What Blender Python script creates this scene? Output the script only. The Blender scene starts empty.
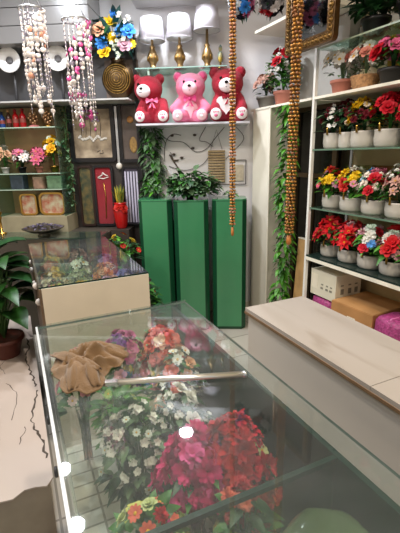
import bpy, math, random
from mathutils import Vector, Matrix
PI = math.pi
SC = bpy.context.scene
COL = SC.collection
rnd = random.Random(7)

# ------------------------------------------------------------------ materials
def lin(h):
    h = h.lstrip('#')
    out = []
    for i in (0, 2, 4):
        c = int(h[i:i+2], 16) / 255
        out.append(c/12.92 if c <= .04045 else ((c+.055)/1.055)**2.4)
    return (*out, 1)

MATS = {}
def mat(name, hexcol, rough=.5, metal=0, spec=.5, var=0, scale=8, bump=0, bscale=40, trans=0, sheen=0, emit=0, hex2=None, alpha=1, coat=0):
    if name in MATS: return MATS[name]
    m = bpy.data.materials.new(name); m.use_nodes = True
    nt = m.node_tree; b = nt.nodes['Principled BSDF']
    b.inputs['Base Color'].default_value = lin(hexcol)
    b.inputs['Roughness'].default_value = rough
    b.inputs['Metallic'].default_value = metal
    b.inputs['Specular IOR Level'].default_value = spec
    b.inputs['Sheen Weight'].default_value = sheen
    b.inputs['Coat Weight'].default_value = coat
    b.inputs['Alpha'].default_value = alpha
    if trans: b.inputs['Transmission Weight'].default_value = trans
    if emit:
        b.inputs['Emission Color'].default_value = lin(hexcol); b.inputs['Emission Strength'].default_value = emit
    tc = nt.nodes.new('ShaderNodeTexCoord')
    if var or hex2:
        n = nt.nodes.new('ShaderNodeTexNoise'); n.inputs['Scale'].default_value = scale; n.inputs['Detail'].default_value = 4
        nt.links.new(tc.outputs['Object'], n.inputs['Vector'])
        r = nt.nodes.new('ShaderNodeValToRGB')
        c = lin(hexcol); c2 = lin(hex2) if hex2 else tuple(x*(1-var) for x in c[:3]) + (1,)
        r.color_ramp.elements[0].position = .35; r.color_ramp.elements[1].position = .65
        r.color_ramp.elements[0].color = c2; r.color_ramp.elements[1].color = c
        nt.links.new(n.outputs['Fac'], r.inputs['Fac']); nt.links.new(r.outputs['Color'], b.inputs['Base Color'])
    if bump:
        n2 = nt.nodes.new('ShaderNodeTexNoise'); n2.inputs['Scale'].default_value = bscale; n2.inputs['Detail'].default_value = 3
        nt.links.new(tc.outputs['Object'], n2.inputs['Vector'])
        bp = nt.nodes.new('ShaderNodeBump'); bp.inputs['Strength'].default_value = bump; bp.inputs['Distance'].default_value = .01
        nt.links.new(n2.outputs['Fac'], bp.inputs['Height']); nt.links.new(bp.outputs['Normal'], b.inputs['Normal'])
    MATS[name] = m
    return m

def glass(name, tint, dust=.04, rough=.02, ior=1.45, dustcol='#c8d0d4'):
    """thin pane: clear tinted transmission, fresnel mirror reflection and a film of dust"""
    if name in MATS: return MATS[name]
    m = bpy.data.materials.new(name); m.use_nodes = True
    nt = m.node_tree; nt.nodes.clear()
    N = nt.nodes.new; L = nt.links.new
    out = N('ShaderNodeOutputMaterial'); t = N('ShaderNodeBsdfTransparent'); t.inputs['Color'].default_value = lin(tint)
    g = N('ShaderNodeBsdfGlossy'); g.inputs['Roughness'].default_value = rough; g.inputs['Color'].default_value = (1, 1, 1, 1)
    lw = N('ShaderNodeLayerWeight'); lw.inputs['Blend'].default_value = .5
    pw = N('ShaderNodeMath'); pw.operation = 'POWER'; pw.inputs[1].default_value = 5; L(lw.outputs['Facing'], pw.inputs[0])
    f = N('ShaderNodeMath'); f.operation = 'MULTIPLY_ADD'; f.inputs[1].default_value = .95; f.inputs[2].default_value = ((ior-1)/(ior+1))**2; L(pw.outputs[0], f.inputs[0])
    d = N('ShaderNodeBsdfDiffuse'); d.inputs['Color'].default_value = lin(dustcol)
    mx = N('ShaderNodeMixShader'); mx2 = N('ShaderNodeMixShader')
    tc = N('ShaderNodeTexCoord'); n = N('ShaderNodeTexNoise'); n.inputs['Scale'].default_value = 5; n.inputs['Detail'].default_value = 5
    mr = N('ShaderNodeMapRange'); mr.inputs[1].default_value = .3; mr.inputs[2].default_value = .75; mr.inputs[3].default_value = dust*.5; mr.inputs[4].default_value = dust*1.6
    L(tc.outputs['Object'], n.inputs['Vector']); L(n.outputs['Fac'], mr.inputs[0])
    L(mr.outputs[0], mx2.inputs[0]); L(t.outputs[0], mx2.inputs[1]); L(d.outputs[0], mx2.inputs[2])
    L(f.outputs[0], mx.inputs[0]); L(mx2.outputs[0], mx.inputs[1]); L(g.outputs[0], mx.inputs[2])
    L(mx.outputs[0], out.inputs['Surface'])
    MATS[name] = m
    return m

def tile_mat(name, c1, c2, mortar, w, h, ms=.012, rough=.35):
    m = bpy.data.materials.new(name); m.use_nodes = True
    nt = m.node_tree; b = nt.nodes['Principled BSDF']; b.inputs['Roughness'].default_value = rough
    tc = nt.nodes.new('ShaderNodeTexCoord'); br = nt.nodes.new('ShaderNodeTexBrick')
    br.offset = 0; br.inputs['Scale'].default_value = 1; br.inputs['Mortar Size'].default_value = ms
    br.inputs['Brick Width'].default_value = w; br.inputs['Row Height'].default_value = h
    br.inputs['Color1'].default_value = lin(c1); br.inputs['Color2'].default_value = lin(c2); br.inputs['Mortar'].default_value = lin(mortar)
    nt.links.new(tc.outputs['Object'], br.inputs['Vector']); nt.links.new(br.outputs['Color'], b.inputs['Base Color'])
    return m

def crack_mat(name, base, vein, scale, width, rough=.35, stretch=(1, 1, 1), soft=.02):
    """pale marble laminate with dark wandering veins"""
    m = bpy.data.materials.new(name); m.use_nodes = True
    nt = m.node_tree; b = nt.nodes['Principled BSDF']; b.inputs['Roughness'].default_value = rough
    N = nt.nodes.new; L = nt.links.new
    tc = N('ShaderNodeTexCoord'); mp = N('ShaderNodeMapping'); mp.inputs['Scale'].default_value = stretch
    n = N('ShaderNodeTexNoise'); n.inputs['Scale'].default_value = 5; n.inputs['Detail'].default_value = 5
    add = N('ShaderNodeMixRGB'); add.blend_type = 'LINEAR_LIGHT'; add.inputs[0].default_value = .09
    v = N('ShaderNodeTexVoronoi'); v.feature = 'DISTANCE_TO_EDGE'; v.inputs['Scale'].default_value = scale
    r = N('ShaderNodeValToRGB'); r.color_ramp.elements[0].position = width; r.color_ramp.elements[0].color = lin(vein)
    r.color_ramp.elements[1].position = width+soft; r.color_ramp.elements[1].color = lin(base)
    n3 = N('ShaderNodeTexNoise'); n3.inputs['Scale'].default_value = 2.2
    r3 = N('ShaderNodeValToRGB'); r3.color_ramp.elements[0].position = .45; r3.color_ramp.elements[1].position = .6
    mx = N('ShaderNodeMixRGB'); mx.inputs[1].default_value = lin(base)
    L(tc.outputs['Object'], mp.inputs['Vector']); L(mp.outputs[0], n.inputs['Vector']); L(mp.outputs[0], add.inputs[1]); L(n.outputs['Color'], add.inputs[2])
    L(add.outputs[0], v.inputs['Vector']); L(v.outputs['Distance'], r.inputs['Fac'])
    L(mp.outputs[0], n3.inputs['Vector']); L(n3.outputs['Fac'], r3.inputs['Fac'])
    L(r3.outputs['Color'], mx.inputs[0]); L(r.outputs['Color'], mx.inputs[2]); L(mx.outputs[0], b.inputs['Base Color'])
    return m

# ------------------------------------------------------------------ mesh builder
class MB:
    def __init__(s): s.v = []; s.f = []; s.m = []; s.sm = []
    def add(s, vs, fs, mi=0, M=None, smooth=False):
        o = len(s.v)
        s.v += [tuple(M @ Vector(p)) for p in vs] if M is not None else [tuple(p) for p in vs]
        s.f += [tuple(i+o for i in f) for f in fs]; s.m += [mi]*len(fs); s.sm += [smooth]*len(fs)
        return s
    def box(s, x0, x1, y0, y1, z0, z1, mi=0, M=None, side=None):
        v = [(x0,y0,z0),(x1,y0,z0),(x1,y1,z0),(x0,y1,z0),(x0,y0,z1),(x1,y0,z1),(x1,y1,z1),(x0,y1,z1)]
        s.add(v, [(3,2,1,0),(4,5,6,7)], mi, M)
        s.add(v, [(0,1,5,4),(1,2,6,5),(2,3,7,6),(3,0,4,7)], mi if side is None else side, M)
        return s
    def prism(s, pts, z0, z1, mi=0, M=None, side=None):
        n = len(pts)
        v = [(x,y,z0) for x,y in pts]+[(x,y,z1) for x,y in pts]
        s.add(v, [tuple(range(n-1,-1,-1)), tuple(range(n,2*n))], mi, M)
        s.add(v, [(i,(i+1)%n,n+(i+1)%n,n+i) for i in range(n)], mi if side is None else side, M)
        return s
    def lathe(s, prof, seg=16, c=(0,0,0), mi=0, M=None, sq=1, cap=True):
        v = []; f = []
        for r, z in prof:
            for k in range(seg):
                a = 2*PI*k/seg; v.append((c[0]+r*math.cos(a), c[1]+r*math.sin(a)*sq, c[2]+z))
        for i in range(len(prof)-1):
            for k in range(seg):
                f.append((i*seg+k, i*seg+(k+1)%seg, (i+1)*seg+(k+1)%seg, (i+1)*seg+k))
        if cap:
            f.append(tuple(range(seg-1,-1,-1))); f.append(tuple((len(prof)-1)*seg+k for k in range(seg)))
        return s.add(v, f, mi, M, True)
    def sphere(s, c, r, seg=10, rings=7, mi=0, M=None):
        rx, ry, rz = (r,r,r) if not hasattr(r, '__len__') else r
        v = [(c[0],c[1],c[2]-rz)]; f = []
        for i in range(1, rings):
            t = -PI/2+PI*i/rings
            for k in range(seg):
                a = 2*PI*k/seg; v.append((c[0]+rx*math.cos(t)*math.cos(a), c[1]+ry*math.cos(t)*math.sin(a), c[2]+rz*math.sin(t)))
        v.append((c[0],c[1],c[2]+rz)); top = len(v)-1
        for k in range(seg): f.append((0, 1+(k+1)%seg, 1+k))
        for i in range(rings-2):
            for k in range(seg):
                a = 1+i*seg; f.append((a+k, a+(k+1)%seg, a+seg+(k+1)%seg, a+seg+k))
        a = 1+(rings-2)*seg
        for k in range(seg): f.append((a+k, a+(k+1)%seg, top))
        return s.add(v, f, mi, M, True)
    def tube(s, pts, r, seg=6, mi=0, r2=None):
        pts = [Vector(p) for p in pts]; n = len(pts); v = []; f = []
        up = Vector((.13,.31,.94))
        for i, p in enumerate(pts):
            d = (pts[min(i+1,n-1)]-pts[max(i-1,0)]).normalized()
            a = d.cross(up)
            if a.length < .1: a = d.cross(Vector((1,0,0)))
            a.normalize(); b = d.cross(a)
            rr = r if r2 is None else r+(r2-r)*i/(n-1)
            for k in range(seg):
                t = 2*PI*k/seg; v.append(p+a*math.cos(t)*rr+b*math.sin(t)*rr)
        for i in range(n-1):
            for k in range(seg): f.append((i*seg+k, i*seg+(k+1)%seg, (i+1)*seg+(k+1)%seg, (i+1)*seg+k))
        f.append(tuple(range(seg-1,-1,-1))); f.append(tuple((n-1)*seg+k for k in range(seg)))
        return s.add(v, f, mi, None, True)
    def torus(s, c, R, r, axis='z', seg=24, sg=6, mi=0, M=None, sq=1):
        v = []; f = []
        for i in range(seg):
            a = 2*PI*i/seg
            for k in range(sg):
                t = 2*PI*k/sg; q = R+r*math.cos(t); p = (q*math.cos(a), q*math.sin(a)*sq, r*math.sin(t))
                if axis == 'y': p = (p[0], p[2], p[1])
                if axis == 'x': p = (p[2], p[0], p[1])
                v.append((p[0]+c[0], p[1]+c[1], p[2]+c[2]))
        for i in range(seg):
            for k in range(sg):
                f.append((i*sg+k, ((i+1)%seg)*sg+k, ((i+1)%seg)*sg+(k+1)%sg, i*sg+(k+1)%sg))
        return s.add(v, f, mi, M, True)
    def leaf(s, p, d, L, w, curl=.3, fold=.25, mi=0, seg=4, tip=.5):
        """one leaf: starts at p, grows along d and droops"""
        d = Vector(d).normalized(); side = d.cross(Vector((0,0,1)))
        if side.length < .05: side = Vector((1,0,0))
        side.normalize(); nrm = side.cross(d).normalized(); v = []; f = []
        for i in range(seg+1):
            t = i/seg; wd = w*.5*math.sin(PI*min(1, (t*.94+.06))**(.62+tip*.2))
            c = Vector(p)+d*(L*t)-Vector((0,0,1))*curl*L*t*t
            v += [c-side*wd+nrm*fold*wd, c, c+side*wd+nrm*fold*wd]
        for i in range(seg):
            a = i*3; f += [(a,a+1,a+4,a+3),(a+1,a+2,a+5,a+4)]
        return s.add(v, f, mi, None, True)
    def petal(s, ang, r0, z0, L, w, tilt, lip=.25, mi=0, point=0, seg=3):
        """one petal of a flower about +z; tilt 0 stands up, 90 lies flat"""
        ca, sa = math.cos(ang), math.sin(ang); v = []; f = []; nu = 3
        for j in range(seg+1):
            t = j/seg
            tl = tilt+lip*t*t
            rad = r0+L*t*math.sin(tl); z = z0+L*t*math.cos(tl)
            wd = w*.5*(math.sin(PI*(.12+.72*t)) if not point else math.sin(PI*min(1,.15+.85*t))**.8+.02)
            for k in range(nu):
                u = (k-1); x = rad-abs(u)*wd*.22*math.cos(tl); y = u*wd; zz = z+abs(u)*wd*.18
                v.append((x*ca-y*sa, x*sa+y*ca, zz))
        for j in range(seg):
            for k in range(nu-1):
                a = j*nu+k; f.append((a,a+1,a+nu+1,a+nu))
        return s.add(v, f, mi, None, True)
    def mesh(s, name, mats):
        me = bpy.data.meshes.new(name); me.from_pydata(s.v, [], s.f)
        for m in (mats if isinstance(mats, (list, tuple)) else [mats]): me.materials.append(m)
        me.polygons.foreach_set('material_index', s.m); me.polygons.foreach_set('use_smooth', s.sm); me.update()
        return me
    def build(s, name, mats, parent=None, bevel=0, solid=0):
        o = bpy.data.objects.new(name, s.mesh(name, mats)); COL.objects.link(o)
        if parent is not None: o.parent = parent
        if bevel:
            b = o.modifiers.new('Bevel', 'BEVEL'); b.width = bevel; b.segments = 2; b.limit_method = 'ANGLE'
        if solid:
            b = o.modifiers.new('Solid', 'SOLIDIFY'); b.thickness = solid; b.offset = 0
        return o

def place(name, mesh, parent=None, M=None):
    o = bpy.data.objects.new(name, mesh); COL.objects.link(o)
    if parent is not None: o.parent = parent
    if M is not None: o.matrix_basis = M
    return o
def tag(o, label, cat, group=None, kind=None):
    if kind: o['kind'] = kind
    if label: o['label'] = label
    if cat: o['category'] = cat
    if group: o['group'] = group
    return o
def thing(name, label, cat, loc=(0,0,0), rz=0, group=None):
    o = bpy.data.objects.new(name, None); COL.objects.link(o); o.location = loc; o.rotation_euler = (0,0,rz)
    o.empty_display_size = .05
    return tag(o, label, cat, group)
def struct(name, mb, m, parent=None, bevel=0):
    o = mb.build(name, m, parent, bevel)
    if parent is None: o['kind'] = 'structure'
    return o

# frame of the back wall, which runs at 28 degrees to the counters: s along it from the corner, d out from it
A28 = math.radians(28)
BW = Vector((2.05, 3.10, 0)); WU = Vector((-math.cos(A28), math.sin(A28), 0)); WN = Vector((-math.sin(A28), -math.cos(A28), 0))
RW = -A28
def W(s, d, z): return BW+WU*s+WN*d+Vector((0,0,z))
WM = Matrix.Translation(BW) @ Matrix.Rotation(RW, 4, 'Z')       # local x = -s, local y = -d
def wbox(mb, s0, s1, d0, d1, z0, z1, mi=0, side=None): return mb.box(-s1, -s0, -d1, -d0, z0, z1, mi, WM, side)

# ------------------------------------------------------------------ palette
white = mat('white_paint', '#e2dfe0', .6, var=.05, scale=3)
white_trim = mat('white_trim', '#ece6d6', .45, var=.04)
cream = mat('cream_laminate', '#d9cfbf', .4, var=.05, scale=3)
white_metal = mat('white_metal', '#e8e6e0', .3)
alu = mat('aluminium', '#c9ccd0', .3, .9, bump=.05)
chrome = mat('chrome', '#d8d4cc', .12, 1)
gold = mat('gold', '#c79a4a', .28, 1, var=.3, scale=40)
gold_dark = mat('antique_gold', '#8a6a34', .35, .9, var=.5, scale=50)
black = mat('black_lacquer', '#17161a', .3)
dark_panel = mat('dark_brown_panel', '#3a322e', .45, var=.4, scale=6)
charcoal = mat('charcoal_panel', '#4b4a4c', .5, var=.2, scale=4)
grey_gloss = mat('grey_gloss', '#7c7977', .25, var=.12, scale=2)
wood = mat('brown_wood', '#6d5641', .5, var=.35, scale=14)
pale_wood = mat('pale_wood', '#c79d68', .5, var=.2, scale=14)
pot_white = mat('white_ceramic', '#c2bcb2', .35, var=.06, scale=10)
terracotta = mat('pink_terracotta', '#c07a68', .6, var=.15)
pot_grey = mat('grey_ceramic', '#77736c', .5, var=.2)
pot_black = mat('black_plastic_pot', '#1c1b1b', .4)
wicker = mat('wicker', '#b98a5c', .7, var=.45, scale=60, bump=.6, bscale=90)
leafD = mat('leaf_dark', '#1f4a22', .45, var=.45, scale=25)
leafM = mat('leaf_mid', '#3f7a2a', .45, var=.4, scale=25)
leafB = mat('leaf_bright', '#5aa02c', .45, var=.35, scale=25)
leafG = mat('leaf_grey_green', '#6a8a62', .5, var=.35, scale=25)
leafT = mat('leaf_teal', '#2c6a68', .45, var=.35, scale=25)
stem_m = mat('green_stem', '#3c5c28', .6)
soil = mat('soil_moss', '#3b3a20', .9, var=.4, scale=60)
red_fur = mat('red_plush', '#a80f2c', .9, sheen=.08, bump=.8, bscale=260, var=.2, scale=30)
pink_fur = mat('pink_plush', '#ec7f9f', .9, sheen=.1, bump=.8, bscale=260, var=.12, scale=30)
white_fur = mat('white_plush', '#f4e8ea', .9, sheen=.5, bump=.6, bscale=260)
rose_sat = mat('rose_satin', '#e0608c', .4)
eye_m = mat('black_eye', '#0c0a0a', .1)
green_acr = mat('green_gloss_panel', '#42875c', .16, spec=.6, var=.12, scale=2.5)
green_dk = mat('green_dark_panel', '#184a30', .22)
tan_cloth = mat('tan_cloth', '#765a3a', .95, sheen=.3, var=.16, scale=18, bump=.4, bscale=300)
card = mat('cardboard', '#b5834f', .8, var=.12, scale=6)
paper = mat('paper_label', '#ded6c2', .7)
g_top = glass('counter_glass', '#f5f9f7', dust=.03, ior=1.62)
g_clear = glass('clear_glass', '#f3f8f5', dust=.012)
g_shelf = glass('shelf_glass', '#cfe6dc', dust=.03)
g_edge = mat('glass_green_edge', '#0f2c24', .35, spec=.3)
g_film = glass('clear_plastic_film', '#f4f2f6', dust=.12, rough=.12, dustcol='#e6e4ea')

FC = {}
def fcol(h):
    if h not in FC: FC[h] = mat('petal_'+h.strip('#'), h, .6, var=.18, scale=30, spec=.3)
    return FC[h]
ycen = mat('flower_centre', '#d8a72c', .7)
FM = {}
def flower(kind, h):
    """mesh of one flower head, radius 1, opening to +z"""
    k = (kind, h)
    if k in FM: return FM[k]
    b = MB(); r = random.Random(kind+h)
    if kind == 'rose':
        for n, r0, z0, L, w, t in ((4,.08,.1,.55,.55,.05),(5,.2,.02,.7,.75,.38),(6,.3,-.08,.8,.9,.8)):
            for i in range(n): b.petal(2*PI*i/n+r.uniform(-.2,.2)+t, r0, z0, L, w, t+r.uniform(-.06,.06), .45)
        b.sphere((0,0,.3), (.2,.2,.3), 6, 4)
    elif kind == 'daisy':
        for i in range(9): b.petal(2*PI*i/9, .12, 0, .85, .55, 1.25+r.uniform(-.12,.12), .15)
        b.sphere((0,0,.06), (.24,.24,.14), 8, 4, 1)
    elif kind == 'ball':
        for i in range(58):
            z = r.uniform(-.1,1); a = r.uniform(0,2*PI); q = math.sqrt(max(0,1-z*z))
            t = math.acos(max(-1,min(1,z)))
            b.petal(a, .15*q, .05, .58+.3*r.random(), .40, t, .35, seg=2)
    elif kind == 'star':
        for j, (n, L, t) in enumerate(((5,.62,.75),(7,1.0,1.25))):
            for i in range(n): b.petal(2*PI*i/n+j*.4, .06, .02-.06*j, L, .46, t+r.uniform(-.1,.1), .2, point=1)
        for i in range(5): b.sphere((.1*math.cos(i*1.26),.1*math.sin(i*1.26),.14), .06, 5, 4, 1)
    elif kind == 'spray':            # a sprig of small blossoms on fine stems
        for i in range(9):
            a = r.uniform(0,2*PI); q = math.sqrt(r.random())*.95; zz = r.uniform(-.2,.5)
            M = Matrix.Translation((q*math.cos(a), q*math.sin(a), zz)) @ Matrix.Rotation(r.uniform(-.5,.5),4,'X') @ Matrix.Scale(.3,4)
            p = MB()
            for j in range(5): p.petal(2*PI*j/5, .1, 0, .9, .85, 1.0, .2, seg=2)
            b.add(p.v, p.f, 0, M, True)
            b.tube([(0,0,-.7),(q*math.cos(a)*.6,q*math.sin(a)*.6,-.3),(q*math.cos(a),q*math.sin(a),zz)], .025, 3, 2)
    FM[k] = b.mesh(kind+'_head', [fcol(h), ycen, stem_m])
    return FM[k]

def orient(n, spin=0):
    n = Vector(n).normalized()
    return n.to_track_quat('Z', 'Y').to_matrix().to_4x4() @ Matrix.Rotation(spin, 4, 'Z')

def put_heads(t, heads, z0, R, hgt, r, squash=1, cen=(0,0), rise=.35):
    """flower heads spread over a dome, evenly by the golden angle"""
    tot = sum(n for _,_,n,_ in heads); lst = []
    for kind, h, n, sz in heads: lst += [(kind,h,sz)]*n
    r.shuffle(lst)
    for i, (kind,h,sz) in enumerate(lst):
        q = math.sqrt((i+.5)/tot)*R; a = i*2.39996+r.uniform(-.3,.3)+1
        x, y = q*math.cos(a), q*math.sin(a)*squash
        z = z0+hgt*(1-rise*1.6*(q/R)**2)+r.uniform(-.06,.06)*hgt
        nrm = Vector((x*1.1/R, y*1.1/R, .5)) + Vector((r.uniform(-.2,.2), r.uniform(-.2,.2), 0))
        s = sz*r.uniform(.85,1.15)
        if CLAMP[0]:
            c = CLAMP[0]; m_ = s*1.02
            x = max(c[0]+m_, min(c[1]-m_, x+cen[0]))-cen[0]; y = max(c[2]+m_, min(c[3]-m_, y+cen[1]))-cen[1]; z = min(c[5]-m_, z)
        place('flower_head', flower(kind,h), t, Matrix.Translation((x+cen[0],y+cen[1],z)) @ orient(nrm, r.uniform(0,6)) @ Matrix.Scale(s,4))

CLAMP = [None]
def clampv(p):
    c = CLAMP[0]
    return tuple(max(c[2*i], min(c[2*i+1], p[i])) for i in range(3)) if c else tuple(p)
def foliage(t, z0, R, hgt, n, L, w, mats, r, squash=1, name='foliage', stems=True):
    b = MB()
    for i in range(n):
        a = r.uniform(0,2*PI); q = math.sqrt(r.random())*R*.85; zz = z0+hgt*r.uniform(.15,.95)*(1-.45*(q/R)**2)
        p = Vector((q*math.cos(a)*.8, q*math.sin(a)*squash*.8, zz))
        d = Vector((math.cos(a)*(.4+q/R), math.sin(a)*(.4+q/R)*squash, r.uniform(-.1,.9)))
        b.leaf(p, d, L*r.uniform(.7,1.25), w*r.uniform(.7,1.2), r.uniform(.1,.6), .25, r.randrange(len(mats)))
    if stems:
        for i in range(9):
            a = r.uniform(0,2*PI); q = r.random()*R*.7
            b.tube([(0,0,z0-.02),(q*.4*math.cos(a),q*.4*math.sin(a)*squash,z0+hgt*.4),(q*math.cos(a),q*math.sin(a)*squash,z0+hgt*.8)], .003, 4, 0)
    b.v = [clampv(p) for p in b.v]
    return b.build(name, mats, t)

def potted(name, label, cat, loc, pot, rad, ph, heads, R, hgt, seed, leaves=(leafD,leafM), nl=46, L=.07, w=.035, group=None, clip=False, rz=0, squash=1, rise=.35, box=None):
    CLAMP[0] = box
    r = random.Random(seed)
    t = thing(name, label, cat, loc, rz, group)
    b = MB()
    if pot == 'barrel':
        b.lathe([(rad*.82,0),(rad*.94,ph*.12),(rad,ph*.5),(rad*.97,ph*.9),(rad*1.0,ph),(rad*.9,ph),(rad*.86,ph*.86)], 18); m = pot_white
    elif pot == 'basket':
        prof = []
        for i in range(9): prof.append((rad*(.78+.24*i/8)+(.004 if i%2 else 0), ph*i/8))
        b.lathe(prof, 20); m = wicker
    else:
        b.lathe([(rad*.7,0),(rad*.74,ph*.05),(rad*.95,ph*.8),(rad*1.06,ph*.8),(rad*1.06,ph),(rad*.92,ph),(rad*.9,ph*.85)], 18)
        m = {'terracotta':terracotta,'grey':pot_grey,'black':pot_black,'gold':gold,'red':mat('red_glaze','#9c1a1c',.25),'white':pot_white}[pot]
    po = b.build('basket' if pot == 'basket' else 'pot', m, t)
    MB().lathe([(rad*.88,ph*.84),(rad*.6,ph*.93),(.002,ph*.96)], 14).build('soil', soil, t)
    if clip:
        c = MB().lathe([(.0065,0),(.0065,.045),(.005,.047)], 8, (-rad-.003, r.uniform(-.25,.25)*rad, ph-.012))
        c.build('gold_clip', gold, po)
    foliage(t, ph*.9, R, hgt, nl, L, w, list(leaves), r, squash)
    put_heads(t, heads, ph*.95, R, hgt, r, squash, rise=rise)
    CLAMP[0] = None
    return t

# ------------------------------------------------------------------ room
floor_m = tile_mat('floor_tiles', '#b8b2a6', '#aaa398', '#7d776c', .3, .3, .006)
struct('floor', MB().box(-2.2, 2.6, -1.6, 5.6, -.1, 0), floor_m)
ceil_m = mat('ceiling_white', '#cdcac6', .6, var=.05, scale=2)
struct('ceiling', MB().box(-2.2, 2.6, -1.6, 5.6, 2.85, 2.95), ceil_m)
struct('wall_left', MB().box(-2.2, -2.1, -1.6, 5.6, 0, 2.85), cream)
struct('wall_right', MB().box(2.30, 2.40, -1.6, 3.6, 0, 2.85), mat('beige_wall', '#b9a888', .6, var=.1, scale=3))
b = MB(); wbox(b, -.35, 4.75, -.12, 0, 0, 2.85); struct('wall_back', b, white)
b = MB(); wbox(b, 1.09, 4.6, 0, .015, 0, 2.36); struct('trim_1', b, dark_panel)
b = MB(); wbox(b, 1.075, 1.105, 0, .05, 0, 2.5); struct('trim_2', b, black)
# light upper cladding over the dark bay: glossy horizontal boards
b = MB()
for i in range(4): wbox(b, 1.36, 4.6, 0, .33, 2.355+i*.123, 2.355+i*.123+.117)
struct('trim_3', b, grey_gloss, bevel=.004)
# white soffit above the lamps, cut back at an angle
b = MB(); pts = [(-1.06,-.20),(-.60,-.34),(.0,-.36),(.2,-.2),(.2,0),(-1.06,0)]
b.prism(pts, 2.66, 2.85, 0, WM); struct('trim_4', b, white)
b = MB(); wbox(b, .02, 1.06, 0, .012, 0, .1); struct('baseboard_back', b, cream)
# white door pilaster and jamb at the end of the right wall
struct('trim_5', MB().box(1.90, 2.30, 2.79, 3.03, 0, 1.838).box(1.895, 1.91, 2.775, 2.80, 0, 1.838), white_trim, bevel=.003)
d1 = struct('door_1', MB().box(2.17, 2.19, 2.30, 2.785, .03, 1.80), mat('black_door_glass', '#15130f', .12), None)
MB().box(2.15,2.20,2.30,2.345,0,1.838).box(2.15,2.20,2.745,2.785,0,1.838).box(2.15,2.20,2.345,2.745,1.80,1.838).box(2.15,2.20,2.345,2.745,1.30,1.335).box(2.15,2.20,2.345,2.745,.0,.05).box(2.16,2.20,2.53,2.55,.05,1.30).build('door_frame', mat('bronze_frame', '#4a3a26', .4, .4), d1)

# ------------------------------------------------------------------ low plinth with the marble sheet, plant on it
marble_floor = crack_mat('cracked_marble_sheet', '#b9aba1', '#5a524c', 1.5, .004, .4, (2.2, .55, 1), .014)
t = thing('plinth', 'low plinth topped with white cracked marble sheet beside the glass counter', 'plinth', (-.45, 2.3, 0))
MB().box(-.55, .43, -.9, .95, 0, .285).build('plinth_body', mat('grey_brown_board','#a89c8c',.6,var=.25,scale=5), t)
r = random.Random(3); pts = [(-.56,.96),(-.56,-.90)]
for i in range(25): pts.append((-.54+i*.04, -.915+r.uniform(-.012,.012)+.012*math.sin(i*.9)))
pts += [(.445,-.88),(.445,.96)]
ms_ = MB().prism(pts, .286, .292).build('marble_sheet', marble_floor, t)
ck = MB(); r = random.Random(17)
for path in ([(.40,.52),(.41,.36),(.385,.22),(.395,.08),(.415,-.06),(.42,-.16)],[(.43,-.20),(.405,-.34),(.385,-.46),(.40,-.54),(.425,-.64),(.43,-.76)],[(.30,.30),(.24,.18),(.27,.06)],[(.28,-.05),(.33,-.2),(.30,-.42)],[(.22,-.35),(.25,-.55),(.22,-.70)],[(.36,-.50),(.33,-.62)],[(.12,.2),(.16,-.1),(.10,-.3)]):
    pp = []
    for i in range(len(path)-1):
        for k in range(5):
            u = k/5; pp.append((path[i][0]+(path[i+1][0]-path[i][0])*u+r.uniform(-.007,.007), path[i][1]+(path[i+1][1]-path[i][1])*u))
    pp.append(path[-1]); wide = .0042 if path[0][0] > .395 else .0016
    v = []
    for i,(x,y) in enumerate(pp):
        w_ = wide*r.uniform(.4,1.5); v += [(x-w_,y,.2926),(x+w_,y,.2926)]
    ck.add(v, [(2*i,2*i+1,2*i+3,2*i+2) for i in range(len(pp)-1)])
ck.build('crack', mat('dark_crack','#4a4039',.9), ms_)

def broad_plant(name, label, loc, seed, n, L, w, hgt, pot_m, pr, ph, mats, group=None):
    r = random.Random(seed); t = thing(name, label, 'plant', loc, 0, group)
    MB().lathe([(pr*.7,0),(pr*.95,ph*.8),(pr*1.06,ph*.82),(pr*1.06,ph),(pr*.9,ph),(pr*.88,ph*.9),(.002,ph*.9)], 16, cap=False).build('pot', pot_m, t)
    st = MB(); lf = MB()
    for i in range(n):
        a = i*2.4+r.uniform(-.3,.3); k = (i+.5)/n; q = .03+.10*k*r.uniform(.7,1.2); h = ph+hgt*(1-.62*k)*r.uniform(.8,1.05)
        p = Vector((q*math.cos(a), q*math.sin(a), h))
        st.tube([(0,0,ph*.85),(q*.4*math.cos(a),q*.4*math.sin(a),ph+(h-ph)*.6),p], .005, 5)
        lf.leaf(p, (math.cos(a), math.sin(a), .55-.5*k), L*r.uniform(.75,1.2), w*r.uniform(.8,1.15), .45, .3, r.randrange(len(mats)), 6)
    lf.v = [(min(p[0], .205), p[1], max(p[2], .01)) for p in lf.v]
    st.build('stem', stem_m, t); lf.build('foliage', mats, t)
    return t
broad_plant('potted_plant', 'dark broad-leaved plant in a red-brown pot on the marble plinth', (-.17, 2.62, .292), 5, 46, .25, .13, .56, mat('red_brown_pot', '#5a2c22', .5), .11, .13, [leafD, mat('leaf_deep', '#244f1c', .4, var=.4, scale=20)])
# cardboard scrap on the floor
t = MB().prism([(-.03,-.05),(.02,-.06),(.03,.03),(-.01,.06),(-.035,.02)], 0, .004)
o = t.build('cardboard_scrap', card); o.location = (-.03, 1.57-.17, .001); o.location.y = 1.36; tag(o, 'torn beige cardboard scrap on the floor at the plinth', 'scrap')

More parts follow.
